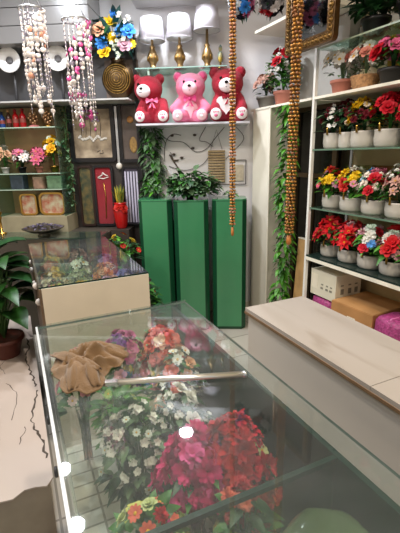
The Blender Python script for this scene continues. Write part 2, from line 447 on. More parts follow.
# ------------------------------------------------------------------ front glass display counter
tile_deck = tile_mat('counter_deck', '#cfc6b6', '#c4bbaa', '#8d8474', .09, .06, .004)
t = thing('glass_counter', 'long glass-topped flower display counter carrying the tan cloth', 'display counter', (.31, .75, 0))
X0, X1, Y0, Y1 = -.285, .235, -.62, .71
MB().box(X0, X1, Y0, Y1, .0, .36).build('base_cabinet', cream, t, .004)
MB().box(X0+.01, X1-.01, Y0+.01, Y1-.01, .361, .38).build('deck', tile_deck, t)
MB().box(X1-.006, X1, Y0, Y1, .38, .891, 0, None, 1).build('glass_side', [g_clear, g_edge], t)
MB().box(X0, X0+.006, Y0, Y1, .38, .891, 0).build('glass_side', [g_clear, g_edge], t)
MB().box(X0+.007, X1-.007, Y1-.006, Y1, .38, .891).build('glass_end', [g_clear, g_edge], t)
dv = MB().box(X0+.007, X1-.011, -.238, -.232, .38, .891).box(X0+.007, X1-.011, -.2405, -.2295, .880, .891, 1).build('glass_divider', [g_clear, g_edge], t)
dv['label'] = 'upright glass divider with dark green edge'
MB().box(X1-.0105, X1+.0035, Y0, Y1, .8795, .8915).build('glass_edge', g_edge, t)
MB().box(X0-.008, X1+.055, Y0, Y1+.02, .892, .900, 0, None, 1).build('glass_top', [g_top, mat('glass_pale_edge', '#6f8078', .3)], t)
e = MB().box(X0-.016, X0-.009, Y0, Y1+.02, .865, .903).build('edge_rail', mat('grey_rail','#b4b8ba',.35), t)
MB().box(X0-.008, X1+.055, Y1+.001, Y1+.02, .9005, .907).build('end_trim', g_clear, t)
for y in (.25,.05,-.2): MB().lathe([(.012,0),(.012,.006),(.008,.008)], 10, M=Matrix.Translation((X0-.0165,y,.83)) @ Matrix.Rotation(-PI/2,4,'Y')).build('screw_cap', charcoal, t)

# ------------------------------------------------------------------ second glass counter
t = thing('glass_counter', 'second glass-topped counter with white end panel, beyond the front counter', 'display counter', (.325, 2.54, 0))
X0, X1, Y0, Y1 = -.275, .275, -.56, .56
MB().box(X0+.012, X1, Y0, Y1, 0, .45).build('base_cabinet', cream, t)
MB().box(X0+.014, X1-.008, Y0+.013, Y1-.01, .451, .47).build('deck', mat('olive_deck', '#9a9478', .6, var=.2), t)
MB().box(X0+.012, X1, Y0, Y0+.012, .45, .888).build('end_panel', mat('cream_end_panel', '#dccfba', .45, var=.05), t)
MB().box(X0, X0+.012, Y0, Y1, .0, .888).build('side_panel', wood, t)
MB().box(X1-.006, X1, Y0+.013, Y1, .451, .888).build('glass_side', [g_clear], t)
MB().box(X0+.013, X1-.007, Y1-.006, Y1, .451, .888).build('glass_end', [g_clear], t)
MB().box(X0, X1, Y0, Y1, .890, .898, 0, None, 1).build('glass_top', [g_top, g_edge], t)
r = random.Random(9)
b = MB()
for i in range(7):
    y = Y0+.12+i*.14; MB().lathe([(.02,0),(.016,.012),(.004,.02)], 7, M=Matrix.Translation((X0-.0005, y+r.uniform(-.03,.03), .80+r.uniform(-.05,.05))) @ Matrix.Rotation(-PI/2,4,'Y')).build('torn_tape', mat('torn_white_tape', '#cfc6bc', .8), t)

# ------------------------------------------------------------------ white marble-top counter
t = thing('white_counter', 'long white counter with veined marble top and brown edge strip', 'counter', (1.12, .9, 0))
marble_top = crack_mat('veined_marble_top', '#a8a099', '#94897e', 1.6, .004, .3, (3.2, .55, 1), .05)
MB().box(-.165, .165, -.7, .64, 0, .752).build('counter_body', mat('white_counter_front', '#c8c2ba', .4, var=.03, scale=2), t)
MB().box(-.176, .168, -.108, .652, .765, .782).box(-.176, .168, -.705, -.1105, .765, .782).build('counter_top', marble_top, t)
MB().box(-.179, .170, -.706, .655, .7525, .765).build('edge_strip', mat('brown_edge_strip', '#7c6248', .5, var=.2, scale=20), t)

# ------------------------------------------------------------------ tan cloth and chrome tube on the front counter
def rag():
    r = random.Random(21)
    # outline (x, y) on the glass, with the folds fanning from the gathered point
    nx, ny = 64, 56; cx, cy = .125, 1.09
    out = [(.245,1.10),(.262,1.145),(.235,1.185),(.20,1.225),(.165,1.25),(.14,1.225),(.11,1.205),(.085,1.225),(.06,1.205),(.045,1.165),(.03,1.13),(.035,1.09),(.05,1.055),(.045,1.02),(.055,.985),(.085,.975),(.105,.955),(.14,.965),(.16,.985),(.165,1.02),(.185,1.045),(.20,1.06),(.22,1.06)]
    def rad(a):
        best = None
        for i in range(len(out)):
            p, q = out[i], out[(i+1)%len(out)]
            d = (math.cos(a), math.sin(a)); ex, ey = q[0]-p[0], q[1]-p[1]
            den = d[0]*ey-d[1]*ex
            if abs(den) < 1e-9: continue
            tt = ((p[0]-cx)*ey-(p[1]-cy)*ex)/den; u = ((p[0]-cx)*d[1]-(p[1]-cy)*d[0])/den
            if tt > 0 and -.001 <= u <= 1.001 and (best is None or tt > best): best = tt
        return best or .08
    b = MB(); v = []; f = []; na, nr = 120, 22
    for j in range(nr+1):
        t_ = j/nr
        for i in range(na):
            a = 2*PI*i/na; R = rad(a)
            x = cx+R*t_*math.cos(a); y = cy+R*t_*math.sin(a)
            dome = .026*(1-t_**2.2)*(1+.45*math.sin(a*2+.4))
            qx = x*.62-y*.78; qy = x*.78+y*.62
            fold = (1-abs(math.sin(qx*62+1.2*math.sin(qy*26+1)+.8*math.sin(qx*23))))**1.6*.034*math.sin(PI*min(1,.12+t_*.9))*(.55+.45*math.sin(qy*31+2))
            fold2 = .006*math.sin(x*95+y*60+2*math.sin(y*40))*math.sin(PI*min(1,t_))
            z = .9035+max(0, dome+fold+fold2)+.002*(1-t_)
            if t_ > .9: z = .9035+max(0,(z-.9035))*(1-t_)*10*.6+.006*max(0,math.sin(a*9))
            v.append((x,y,z))
    for j in range(nr):
        for i in range(na):
            f.append((j*na+i, j*na+(i+1)%na, (j+1)*na+(i+1)%na, (j+1)*na+i))
    b.add(v, f, 0, None, True)
    # a loose corner folded over the heap and a rolled hem
    def strip(p0, p1, w, h0, h1, k):
        v = []; f = []; n = 14; p0 = Vector(p0); p1 = Vector(p1); d = (p1-p0); sd = Vector((-d.y, d.x, 0)).normalized()
        for i in range(n+1):
            s_ = i/n
            for q in range(7):
                u = (q-3)/3
                p = p0+d*s_+sd*u*w*(.7+.5*math.sin(s_*PI))
                z = h0+(h1-h0)*s_+.022*math.sin(PI*s_)*(1-u*u)+.006*math.sin(u*6+s_*k)
                v.append((p.x,p.y,z))
        for i in range(n):
            for q in range(6): f.append((i*7+q,i*7+q+1,(i+1)*7+q+1,(i+1)*7+q))
        b.add(v, f, 0, None, True)
    strip((.045,1.20,0),(.15,1.02,0), .016, .916, .932, 5)
    strip((.12,1.205,0),(.25,1.135,0), .024, .922, .910, 4)
    strip((.13,1.16,0),(.255,1.105,0), .022, .926, .909, 6)
    strip((.10,1.10,0),(.075,.985,0), .018, .930, .910, 3)
    strip((.125,1.09,0),(.135,.975,0), .016, .930, .909, 7)
    return b.build('cloth', tan_cloth, None, solid=.003)
tag(rag(), 'crumpled tan cleaning cloth dropped on the glass counter', 'cloth')
t = thing('metal_tube', 'slim chrome tube lying across the counter glass by the tan cloth', 'tube', (.33, .915, .911))
a = math.atan2(.847-.98, .507-.144)
MB().tube([(-.14,.05,0),(0,0,0),(.18,-.066,0)], .0085, 12).build('tube_body', mat('bright_tube','#e8e4dc',.28,.85), t)
MB().tube([(.18,-.066,0),(.190,-.0697,0)], .0098, 10).build('end_cap', alu, t)
MB().box(-.035,.0,-.008,.008,-.005,.005, M=Matrix.Translation((-.14,.05,.0)) @ Matrix.Rotation(-.35,4,'Z')).build('flattened_end', chrome, t, .003)

# ------------------------------------------------------------------ bouquets inside the front counter
def bouquet(label, loc, heads, R, hgt, seed, leaves=(leafD,leafM), wrapcol=None, nl=40, L=.058, w=.028, group='bouquets inside the front counter', rise=.35, name='bouquet', squash=1, box=None):
    r = random.Random(seed)
    if box is None: box = (.035,.530,.524,1.445) if loc[1] > .52 else (.035,.530,.14,.508)
    CLAMP[0] = (box[0]-loc[0], box[1]-loc[0], box[2]-loc[1], box[3]-loc[1], .002, .874-loc[2]); t = thing(name, label, 'bouquet', loc, 0, group)
    sb = MB()
    for i in range(14):
        a = r.uniform(0,6.28); q = r.random()*.02; q2 = r.random()*R*.8
        sb.tube([(q*math.cos(a),q*math.sin(a),0),(q*math.cos(a),q*math.sin(a),hgt*.3),(q2*math.cos(a),q2*math.sin(a)*squash,hgt*.85)], .003, 4)
    sb.build('stem', stem_m, t)
    if wrapcol:
        v = []; f = []; n = 28
        for j, (rr, z) in enumerate(((.03,.005),(.035,hgt*.25),(R*.75,hgt*.6),(R*1.0,hgt*.86))):
            for k in range(n):
                a = 2*PI*k/n; q = rr*(1+(.08*(k%2)-.04)*(j>1)); v.append((q*math.cos(a), q*math.sin(a)*squash, z+(.012*(k%2) if j==3 else 0)))
        for j in range(3):
            for k in range(n): f.append((j*n+k, j*n+(k+1)%n, (j+1)*n+(k+1)%n, (j+1)*n+k))
        MB().add(v, f, 0, None, True).build('wrapper', wrapcol, t)
    foliage(t, hgt*.35, R, hgt*.65, nl, L, w, list(leaves), r, squash, stems=False)
    put_heads(t, heads, hgt*.3, R, hgt*.7, r, squash, rise=rise)
    CLAMP[0] = None
    return t
D = .381
WHT, PNK, MAG, RED, DRED, COR, PEA, YEL, BLU, PUR, LIME = '#efeae2','#ee7fa6','#d11e6e','#c01024','#8a0c1c','#e8705c','#f0b48e','#f0c41c','#3f8ee0','#8a4a9c','#b9c05a'
bouquet('spray of tiny white blossoms under the counter glass, nearest the cloth', (.235,1.0,D), [('spray',WHT,15,0.040),('daisy','#e6ece2',12,0.013)], .13, .40, 31, (leafD,leafG), None, 130, .05, .026)
bouquet('white roses with dark leaves under the middle of the chrome tube', (.375,1.01,D), [('rose',WHT,7,0.025),('spray',WHT,12,0.032)], .11, .41, 32, (leafD,leafD,leafG), None, 110)
bouquet('magenta carnation bouquet under the glass, beside the deep red roses', (.345,.80,D), [('ball',MAG,16,0.039),('ball','#e2549a',11,0.035),('rose','#c2185c',9,0.029)], .115, .41, 33, (leafD,leafM), None, 51)
bouquet('large deep red rose bouquet against the clear side pane', (.450,.775,D), [('ball',RED,18,0.0385),('ball','#a80f22',18,0.0385),('rose','#d01838',11,0.033),('daisy','#d8d49a',7,0.018)], .125, .43, 34, (leafD,), None, 47)
bouquet('lime and white small-flowered bunch by the glass divider', (.165,.66,D), [('daisy','#cfc96a',14,0.022),('rose','#c8cf92',9,0.020),('ball',RED,5,0.018),('daisy',COR,7,0.018)], .11, .40, 35, (leafM,leafG), None, 85)
bouquet('leafy bunch with small red and lime buds along the glass divider', (.385,.635,D), [('daisy','#b9bd5c',11,0.017),('ball',COR,9,0.017),('ball','#b02030',9,0.018)], .075, .38, 36, (leafD,leafM), None, 85, .06, .03)
bouquet('coral and cream rose bouquet at the far corner of the front counter', (.44,1.33,D), [('rose',COR,14,0.029),('rose','#f2d6bc',11,0.029),('rose','#e48c8c',9,0.029)], 0.102, 0.490, 37, (leafM,leafG), None, 51)
bouquet('cream and pink rosebuds just beyond the chrome tube end', (.445,1.175,D), [('rose',PEA,9,0.024),('rose',COR,7,0.024),('daisy',WHT,11,0.020)], 0.090, 0.470, 38, (leafD,leafM), None, 57)
bouquet('pink and purple mixed bunch against the far end pane', (.30,1.375,D), [('rose','#c86a9a',9,0.025),('ball',PUR,5,0.029),('rose','#e8a0a8',9,0.024)], 0.090, 0.500, 39, (leafM,leafG), None, 68)
bouquet('bright green leafy filler bunch partly under the tan cloth', (.235,1.215,D), [('daisy','#a8c060',7,0.015)], .085, .37, 40, (leafM,leafB), None, 119, .07, .03)
bouquet('dusty pink blossoms in the far corner beside the tan cloth', (.13,1.36,D), [('rose','#d88a90',11,0.022),('daisy','#e8c8c0',9,0.018)], 0.090, 0.450, 41, (leafM,leafG), None, 51, .055)
bouquet('dark red roses in the near compartment behind the divider', (.24,.43,D), [('ball',DRED,16,0.030),('rose','#a01428',9,0.027),('rose','#e8e0c0',3,0.025)], .075, .41, 42, (leafD,), None, 40)
# cellophane dome bouquet in the near compartment
t = bouquet('pale green cellophane-wrapped bouquet in the near counter compartment', (.418,.392,D), [('ball','#a4c080',18,0.027),('spray','#c6d8a8',11,0.030)], .075, .39, 43, (leafB,leafM), None, 85, .06, .03)
b = MB(); v = []; f = []; n, m_ = 30, 10
for j in range(m_+1):
    th = PI*.5*j/m_
    for k in range(n):
        a = 2*PI*k/n; q = .104*math.cos(th)**.42*(1+.035*math.sin(a*7+j*.6)+.02*(k%2)); v.append((q*math.cos(a), q*math.sin(a), .20+.285*math.sin(th)**.5))
for j in range(m_):
    for k in range(n): f.append((j*n+k, j*n+(k+1)%n, (j+1)*n+(k+1)%n, (j+1)*n+k))
b.add(v, f, 0, None, True).build('cellophane', glass('green_cellophane', '#c4e0ac', dust=.13, rough=.15, dustcol='#b4d09c'), t)

# bouquets inside the second counter
grp = 'bouquets inside the second counter'
mid = [(.13,2.10,'yellow-green daisies at the front pane corner of the second counter','#c9c23c','daisy',LIME),(.27,2.09,'golden yellow roses behind the white end panel','#d8b030','rose','#c8c040'),
       (.42,2.12,'pale pink rosebuds behind the white end panel','#dca8a0','rose','#b890a8'),(.525,2.22,'lilac blossoms at the counter corner by the green pedestals','#8a7ab4','ball','#6a6aa8'),
       (.14,2.36,'cream blossoms along the brown side panel','#e0d4b0','spray','#c8a858'),(.29,2.35,'grey-green sprigs in the middle of the second counter','#a8b088','spray','#8a9a5c'),
       (.45,2.42,'orange and peach rosebuds in the second counter','#d88a4a','rose','#e0b088'),(.16,2.62,'rust and yellow flowers halfway along the second counter','#b8683a','ball','#d0b040'),
       (.33,2.62,'white and lime flowers at the centre of the second counter','#d8dcc0','daisy','#a8b85c'),(.50,2.66,'dusty violet flowers along the glass side','#7a6a9a','ball','#a88ab0'),
       (.18,2.88,'olive filler leaves at the far end of the second counter','#8a8a4a','daisy','#a8984a'),(.36,2.90,'pink-brown dried flowers at the far end of the second counter','#a87868','ball','#c8a088'),(.51,2.92,'dark red dried flowers in the far corner of the second counter','#7a3238','ball','#a05050')]
for i, (x,y,lab,c1,k,c2) in enumerate(mid):
    bouquet(lab, (x,y,.471), [(k,c1,10,.033 if k!='spray' else .05),('rose',c2,6,.029)], .075, .41, 60+i, (leafM,leafG) if i%2 else (leafD,leafG), None, 22, .05, .03, grp, box=(.07,.585,2.0,3.085))

# ------------------------------------------------------------------ green pedestals
def pedestal(label, loc, rz, first):
    t = thing('pedestal', label, 'pedestal', loc, rz, 'green pedestals')
    w, dp, h, c = .143, .14, 1.13, .034
    pts = [(-w+c,-dp),(w-c,-dp),(w,-dp+c),(w,dp-c),(w-c,dp),(-w+c,dp),(-w,dp-c),(-w,-dp+c)]
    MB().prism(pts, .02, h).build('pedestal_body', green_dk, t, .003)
    MB().box(-w+c+.003, w-c-.003, -dp-.006, -dp-.0005, .03, h-.004).build('front_panel', green_acr, t, .002)
    pts2 = [(x*.99,y*.99) for x,y in pts]
    MB().prism(pts2, h+.0005, h+.012).build('pedestal_top', green_acr, t, .002)
    MB().prism([(x*.96,y*.96) for x,y in pts], 0, .0195).build('plinth_base', green_dk, t)
    return t
pedestal('tall glossy green pedestal nearest the white door pilaster', (1.645, 2.985, 0), -A28, 1)
pedestal('tall glossy green pedestal in the middle of the three', (1.352, 3.110, 0), -A28+.03, 0)
pedestal('tall glossy green pedestal beside the hanging ivy and second counter', (1.115, 3.305, 0), -A28-.02, 0)

# bushy plants on the pedestals
def bush(label, loc, R, hgt, n, seed, mats, L=.075, w=.055, pr=.05, ph=.06, squash=1):
    r = random.Random(seed); t = thing('leafy_plant', label, 'plant', loc, RW)
    MB().lathe([(pr*.8,0),(pr,ph*.9),(pr*1.05,ph),(pr*.9,ph)], 14).build('pot', pot_black, t)
    st = MB(); lf = MB()
    for i in range(n):
        a = r.uniform(0,6.28); q = math.sqrt(r.random())*R; h = ph+hgt*(1-.6*(q/R)**2)*r.uniform(.02,1)
        p = Vector((q*math.cos(a), q*math.sin(a)*squash, h))
        if i%4 == 0: st.tube([(0,0,ph*.8),(p.x*.5,p.y*.5,ph+(h-ph)*.7),p], .0025, 4)
        lf.leaf(p, (math.cos(a)*.8+r.uniform(-.4,.4), math.sin(a)*.8+r.uniform(-.4,.4), r.uniform(-.3,.7)), L*r.uniform(.7,1.2), w*r.uniform(.7,1.2), .3, .3, r.randrange(len(mats)), 4)
    lf.v = [(max(p[0], -.185), p[1], max(p[2], .003)) for p in lf.v]
    st.build('stem', stem_m, t); lf.build('foliage', mats, t)
    return t
bush('bushy dark green leafy plant standing on the middle green pedestal', (1.345, 3.12, 1.1425), .225, .22, 420, 81, [leafD,leafG,leafM,leafG], .07, .055, .035, .03, squash=.62)
bush('small green sprig on the pedestal nearest the door pilaster', (1.66, 2.98, 1.1425), .07, .04, 16, 82, [leafM,leafG], .045, .03, .025, .02)
bush('pale green small plant on the pedestal beside the hanging ivy', (1.10, 3.29, 1.1425), .07, .13, 36, 83, [leafB,leafG], .05, .035, .03, .04)

def vine(name, label, cat, top, length, n, R, seed, mats, L=.06, w=.045, squash=1, rz=0, sway=.02):
    r = random.Random(seed); t = thing(name, label, cat, top, rz)
    pts = [(sway*math.sin(i*.9), -.006, -length*i/14) for i in range(15)]
    MB().tube(pts, .004, 5).build('stem', stem_m, t)
    lf = MB()
    for i in range(n):
        z = -length*(i+.5)/n; a = r.uniform(0,6.28); q = R*r.uniform(.2,1)
        p = Vector((q*math.cos(a)+sway*math.sin(-z/length*14*.9), q*math.sin(a)*squash-R*squash-.008, z))
        lf.leaf(p, (math.cos(a), math.sin(a)*squash-.3, r.uniform(-.6,.3)), L*r.uniform(.7,1.2), w*r.uniform(.7,1.2), .5, .3, r.randrange(len(mats)), 4)
    lf.build('foliage', mats, t)
    return t
vine('hanging_ivy', 'long green ivy garland hanging down the white wall edge by the black frames', 'vine', tuple(W(.985,.012,1.73)), .57, 260, .075, 91, [leafG,leafM,leafG], .065, .05, .45, RW, .02)
vine('hanging_ivy', 'thin trailing ivy strand beside the glass shelf unit and large cream picture', 'vine', tuple(W(1.705,.12,1.915)), .85, 80, .022, 93, [leafD,leafG], .038, .034, .6, RW, .015)
vine('hanging_vine', 'bright green leaf garland hanging in the doorway behind the gold strand', 'vine', (1.965, 2.615, 1.836), 1.62, 440, .054, 92, [leafB,leafB,leafM], .065, .036, .8, -1.0, .012)

# ------------------------------------------------------------------ wall decor on the white wall
def wire(name, label, cat, paths, r_, m_, blobs=()):
    t = thing(name, label, cat, tuple(W(.6,.012,1.6)), RW)
    L0 = lambda s,z,d=0: (-(s-.6), -d, z-1.6)
    b = MB()
    for p in paths:
        pts = [Vector(L0(s,z)) for s,z in p]; sm = []
        for i in range(len(pts)-1):                       # catmull-rom
            p0,p1,p2,p3 = pts[max(i-1,0)],pts[i],pts[i+1],pts[min(i+2,len(pts)-1)]
            for k in range(5):
                u = k/5; sm.append(.5*((2*p1)+(p2-p0)*u+(2*p0-5*p1+4*p2-p3)*u*u+(3*p1-p0-3*p2+p3)*u**3))
        sm.append(pts[-1]); b.tube(sm, r_, 5)
    b.build('wire', m_, t)
    for s,z in blobs:
        MB().sphere(L0(s,z,.008), (.016,.008,.011), 8, 5).leaf(L0(s,z,.012), (.8,0,.5), .035, .014).build('bird', m_, t)
    return t
twig = mat('dark_twig', '#4a403c', .7)
wire('twig_garland', 'thin dark twig garland with small birds looping across the white wall', 'wall decoration',
     [[(.93,1.70),(.83,1.62),(.70,1.60),(.60,1.52),(.50,1.54),(.42,1.63),(.34,1.72)],[(.90,1.55),(.95,1.66),(.87,1.72)],[(.88,1.44),(.86,1.60),(.80,1.67),(.72,1.66)],
      [(.82,1.52),(.78,1.42),(.70,1.29),(.63,1.24)],[(.50,1.73),(.56,1.62),(.50,1.60),(.44,1.56)],[(.24,1.72),(.17,1.62),(.28,1.50),(.36,1.42)],[(.84,1.40),(.70,1.36),(.55,1.40),(.48,1.47)]], .0028, twig, [(.80,1.66),(.62,1.55),(.72,1.47),(.60,1.66),(.79,1.50)])
wire('cut_branch', 'thicker bare branch slanting above the leafy plant on the white wall', 'wall decoration', [[(.83,1.50),(.77,1.40),(.70,1.30),(.64,1.22)],[(.82,1.49),(.80,1.45),(.75,1.45)]], .007, mat('branch_bark','#5a4c40',.8,var=.3,scale=60))
t = thing('woven_tag', 'woven straw hanging panel on the white wall above the green pedestals', 'wall hanging', tuple(W(.41,.012,1.40)), RW)
b = MB()
for i in range(12): b.tube([(-.075,-.008-.002*(i%2),-.14+i*.0235),(.075,-.008-.002*((i+1)%2),-.14+i*.0235)], .010, 6)
b.build('weave', mat('straw_weave','#c2aa84',.8,var=.3,scale=60), t)
MB().tube([(-.05,-.008,.135),(0,-.008,.30),(.05,-.008,.135)], .0025, 5).build('hanger', twig, t)
t = thing('wire_frame', 'thin brown rectangular wire frame hung beside the straw panel', 'wall hanging', tuple(W(.27,.012,1.34)), RW)
b = MB()
for (x0,z0),(x1,z1) in (((-.12,-.11),(.12,-.11)),((.12,-.11),(.12,.10)),((.12,.10),(-.02,.10)),((-.02,.10),(-.02,-.11)),((-.12,-.11),(-.12,.06))): b.tube([(x0,-.008,z0),(x1,-.008,z1)], .004, 5)
b.build('frame', twig, t)
MB().box(.01,.10,-.004,-.001,-.08,.06).build('inset', mat('inset_paper','#d2c6b0',.8,var=.2,scale=30), t)

# ------------------------------------------------------------------ teddy shelf, lamp shelf
b = MB(); wbox(b, .14, 1.05, .002, .33, 1.728, 1.743)
tag(b.build('teddy_shelf', mat('clear_blue_shelf','#d4d2dc',.2), None, .002), 'pale wall shelf carrying the three plush bears', 'shelf')
t = thing('lamp_shelf', 'glass shelf carrying the three table lamps', 'shelf', tuple(W(.68,0,2.150)), RW)
MB().box(-.36,.36,-.29,-.002,0,.008,0,None,1).build('glass_board', [g_shelf, mat('shelf_green_edge','#8fb0a6',.2)], t)
for x in (-.27, .27): MB().box(x-.008,x+.008,-.2,-.003,-.03,-.001).build('bracket', white_metal, t)

def remeshed(mb, name, m, parent, vox=.009, smooth=6):
    o = mb.build(name, m, parent)
    md = o.modifiers.new('Remesh','REMESH'); md.mode = 'VOXEL'; md.voxel_size = vox; md.use_smooth_shade = True
    s_ = o.modifiers.new('Smooth','SMOOTH'); s_.iterations = smooth; s_.factor = .5
    return o
def bear(label, s, fur, belly, muz, look, sc, bow, heart=False, earc=None, arm=0):
    """seated plush bear facing -y, body one continuous surface"""
    t = thing('teddy_bear', label, 'teddy bear', tuple(W(s,.17,1.7445)), RW, 'plush bears on the shelf'); t.scale = (sc,sc,sc)
    b = MB()
    b.sphere((0,.01,.095), (.108,.085,.108), 14, 10)                 # trunk
    b.sphere((0,0,.18), (.07,.06,.06), 12, 8)                      # neck
    hx = .03*look
    b.sphere((hx,-.015,.275), (.120,.096,.104), 16, 12)            # head
    for e in (-1,1): b.sphere((hx+e*.096,-.005,.352), (.044,.028,.044), 10, 8)
    for e in (-1,1):
        for k in range(6): b.sphere((e*(.078+(.022+.03*arm)*k/5), -.015-(.075-.03*arm)*k/5, .165-(.07-.01*arm)*k/5), .043-.002*k/5, 10, 8)
        for k in range(6): b.sphere((e*(.045+.048*k/5), -.03-.085*k/5, .05), (.050,.05,.050), 10, 8)
    body = remeshed(b, 'body', fur, t)
    mz = MB().sphere((hx+.02*look,-.098,.252), (.058,.036,.05), 14, 10).build('muzzle', muz, t)
    MB().sphere((hx+.03*look,-.134,.268), (.015,.009,.011), 8, 6).build('nose', eye_m, mz)
    MB().tube([(hx+.03*look-.018,-.126,.240),(hx+.03*look,-.131,.236),(hx+.03*look+.018,-.126,.240)], .0025, 5).build('mouth', eye_m, mz)
    for e in (-1,1): MB().sphere((hx+.018*look+e*.042,-.094,.300), (.0125,.009,.0135), 8, 6).build('eye', eye_m, t)
    for e in (-1,1): MB().sphere((hx+e*.096,-.030,.352), (.028,.009,.028), 10, 6).build('inner_ear', earc or fur, t)
    for e in (-1,1):
        so = MB().sphere((e*.094,-.163,.052), (.041,.012,.042), 12, 8).build('foot_sole', muz, t)
        b = MB().sphere((e*.094,-.175,.042), (.013,.004,.011), 8, 6)
        for k in (-1,0,1): b.sphere((e*.094+k*.015,-.174,.066), (.005,.004,.006), 6, 5)
        b.build('paw_mark', rose_sat if fur is not pink_fur else white_fur, so)
    if heart:
        b = MB(); n = 22; pts = []
        for i in range(n):
            a = 2*PI*i/n; pts.append((.0045*16*math.sin(a)**3, .0045*(13*math.cos(a)-5*math.cos(2*a)-2*math.cos(3*a)-math.cos(4*a))))
        b.prism(pts, 0, .016, 0, Matrix.Translation((-.02,-.085,.125)) @ Matrix.Rotation(PI/2,4,'X'))
        b.build('heart_cushion', belly, t, .006)
    else:
        MB().sphere((0,-.056,.10), (.062,.02,.066), 14, 8).build('belly_patch', belly, t)
    bb = MB().sphere((0,-.098,.178), (.013,.012,.013), 8, 6)
    for e in (-1,1):
        bb.add([(0,-.098,.178),(e*.045,-.104,.202),(e*.052,-.098,.178),(e*.045,-.104,.156)], [(0,1,2,3)])
        bb.add([(0,-.098,.172),(e*.010,-.107,.125),(e*.03,-.105,.118)], [(0,1,2)])
    bb.build('bow', bow, t, solid=.006)
    return t
bear('red plush bear with large white muzzle, beside the hanging ivy', .922, red_fur, red_fur, white_fur, -1.3, .99, rose_sat)
bear('pink plush bear with pink bow between the two red bears', .615, pink_fur, mat('blush_plush','#f6c6d2',.9), mat('blush_plush','#f6c6d2',.9), .0, 1.02, mat('magenta_bow','#d23c7c',.4), earc=mat('rose_ear','#d8487c',.8), arm=1)
bear('red plush bear hugging a white heart, behind the thin gold strand', .305, red_fur, white_fur, white_fur, -.3, 1.08, red_fur, True)

shade_m = mat('white_lamp_shade', '#f0eef0', .5, var=.06, scale=12)
def lamp(label, s, hb):
    t = thing('table_lamp', label, 'table lamp', tuple(W(s,.16,2.159)), RW, 'white-shaded table lamps')
    b = MB(); b.lathe([(.05,0),(.052,.012),(.03,.02),(.022,.04),(.04,.07),(.046,.10),(.03,.135),(.018,.16),(.024,.172),(.012,.185),(.010,hb)], 16)
    base = b.build('lamp_base', mat('antique_brass','#a8895c',.35,.8,var=.35,scale=40), t)
    b = MB()
    for k in range(8):
        a = 2*PI*k/8; b.torus((.040*math.cos(a),.040*math.sin(a),.085), .014, .004, 'x', 10, 5)
    b.build('scroll_ornament', gold, base)
    sh = MB(); z0 = hb-.01; H = .160
    sh.lathe([(.1035,z0),(.084,z0+H)], 28, cap=False).build('lamp_shade', shade_m, t, solid=.003)
    MB().torus((0,0,z0), .104, .0025, 'z', 28, 6).build('shade_trim', mat('grey_trim','#bdb9bd',.5), t)
    MB().torus((0,0,z0+H), .0845, .0025, 'z', 28, 6).build('shade_trim', mat('grey_trim','#bdb9bd',.5), t)
    v = []; f = []; n = 40
    for j in range(3):
        for k in range(n):
            a = 2*PI*k/n; q = (.1055-.018*j/2)+(.0015 if k%2 else 0); v.append((q*math.cos(a), q*math.sin(a), z0-.004+H*j/2))
    for j in range(2):
        for k in range(n): f.append((j*n+k,j*n+(k+1)%n,(j+1)*n+(k+1)%n,(j+1)*n+k))
    MB().add(v, f, 0, None, True).build('plastic_wrap', g_film, t)
lamp('white-shaded brass table lamp above the red bear with the large muzzle', .915, .225)
lamp('white-shaded brass table lamp above the pink bear', .695, .235)
lamp('taller white-shaded brass table lamp above the bear with the heart', .475, .285)
# clear acrylic box and small ornament at the end of the teddy shelf
t = thing('ornament', 'small gold and teal bird ornament on the lamp shelf end', 'ornament', tuple(W(.37,.15,2.1585)), RW)
MB().lathe([(.03,0),(.03,.01),(.008,.02),(.008,.05)], 12).build('stand', gold, t)
MB().sphere((0,0,.085), (.022,.03,.045), 10, 8).leaf((0,0,.12),(0,.2,1),.09,.03).build('bird_body', mat('teal_enamel','#2f6f80',.3,hex2='#c0a040',scale=20), t)

# ------------------------------------------------------------------ dark bay: long shelf, upper display
b = MB(); wbox(b, 1.10, 4.4, .016, .32, 1.929, 1.941)
tag(b.build('long_shelf', mat('pale_shelf_edge','#b4b2ae',.4)), 'long white-edged shelf running across the dark wall bay', 'shelf')
b = MB(); wbox(b, 1.10, 4.4, .016, .03, 1.943, 2.35); struct('trim_6', b, charcoal)
def disc_lamp(label, s):
    t = thing('desk_lamp', label, 'lamp', tuple(W(s,.17,1.942)), RW, 'round white lamps on the long shelf')
    MB().lathe([(.075,0),(.075,.012),(.02,.02)], 20).build('lamp_base', charcoal, t)
    MB().tube([(0,.02,.018),(0,.03,.14),(0,.03,.30)], .011, 8).build('stem', charcoal, t)
    M = Matrix.Translation((0,-.02,.325)) @ Matrix.Rotation(PI/2,4,'X')
    MB().lathe([(.05,-.05),(.088,-.01),(.096,.018),(.09,.02),(.036,.004),(.028,-.01)], 28, M=M).build('lamp_shade', mat('white_enamel','#eeecea',.4), t)
    MB().lathe([(.027,-.01),(.027,.006),(.010,.012)], 18, M=M).build('dark_centre', mat('dark_grey_cap','#6a686a',.5), t)
disc_lamp('round white lamp on the long shelf beside the white shell mobile', 2.09)
disc_lamp('round white lamp on the long shelf between the two shell mobiles', 1.685)

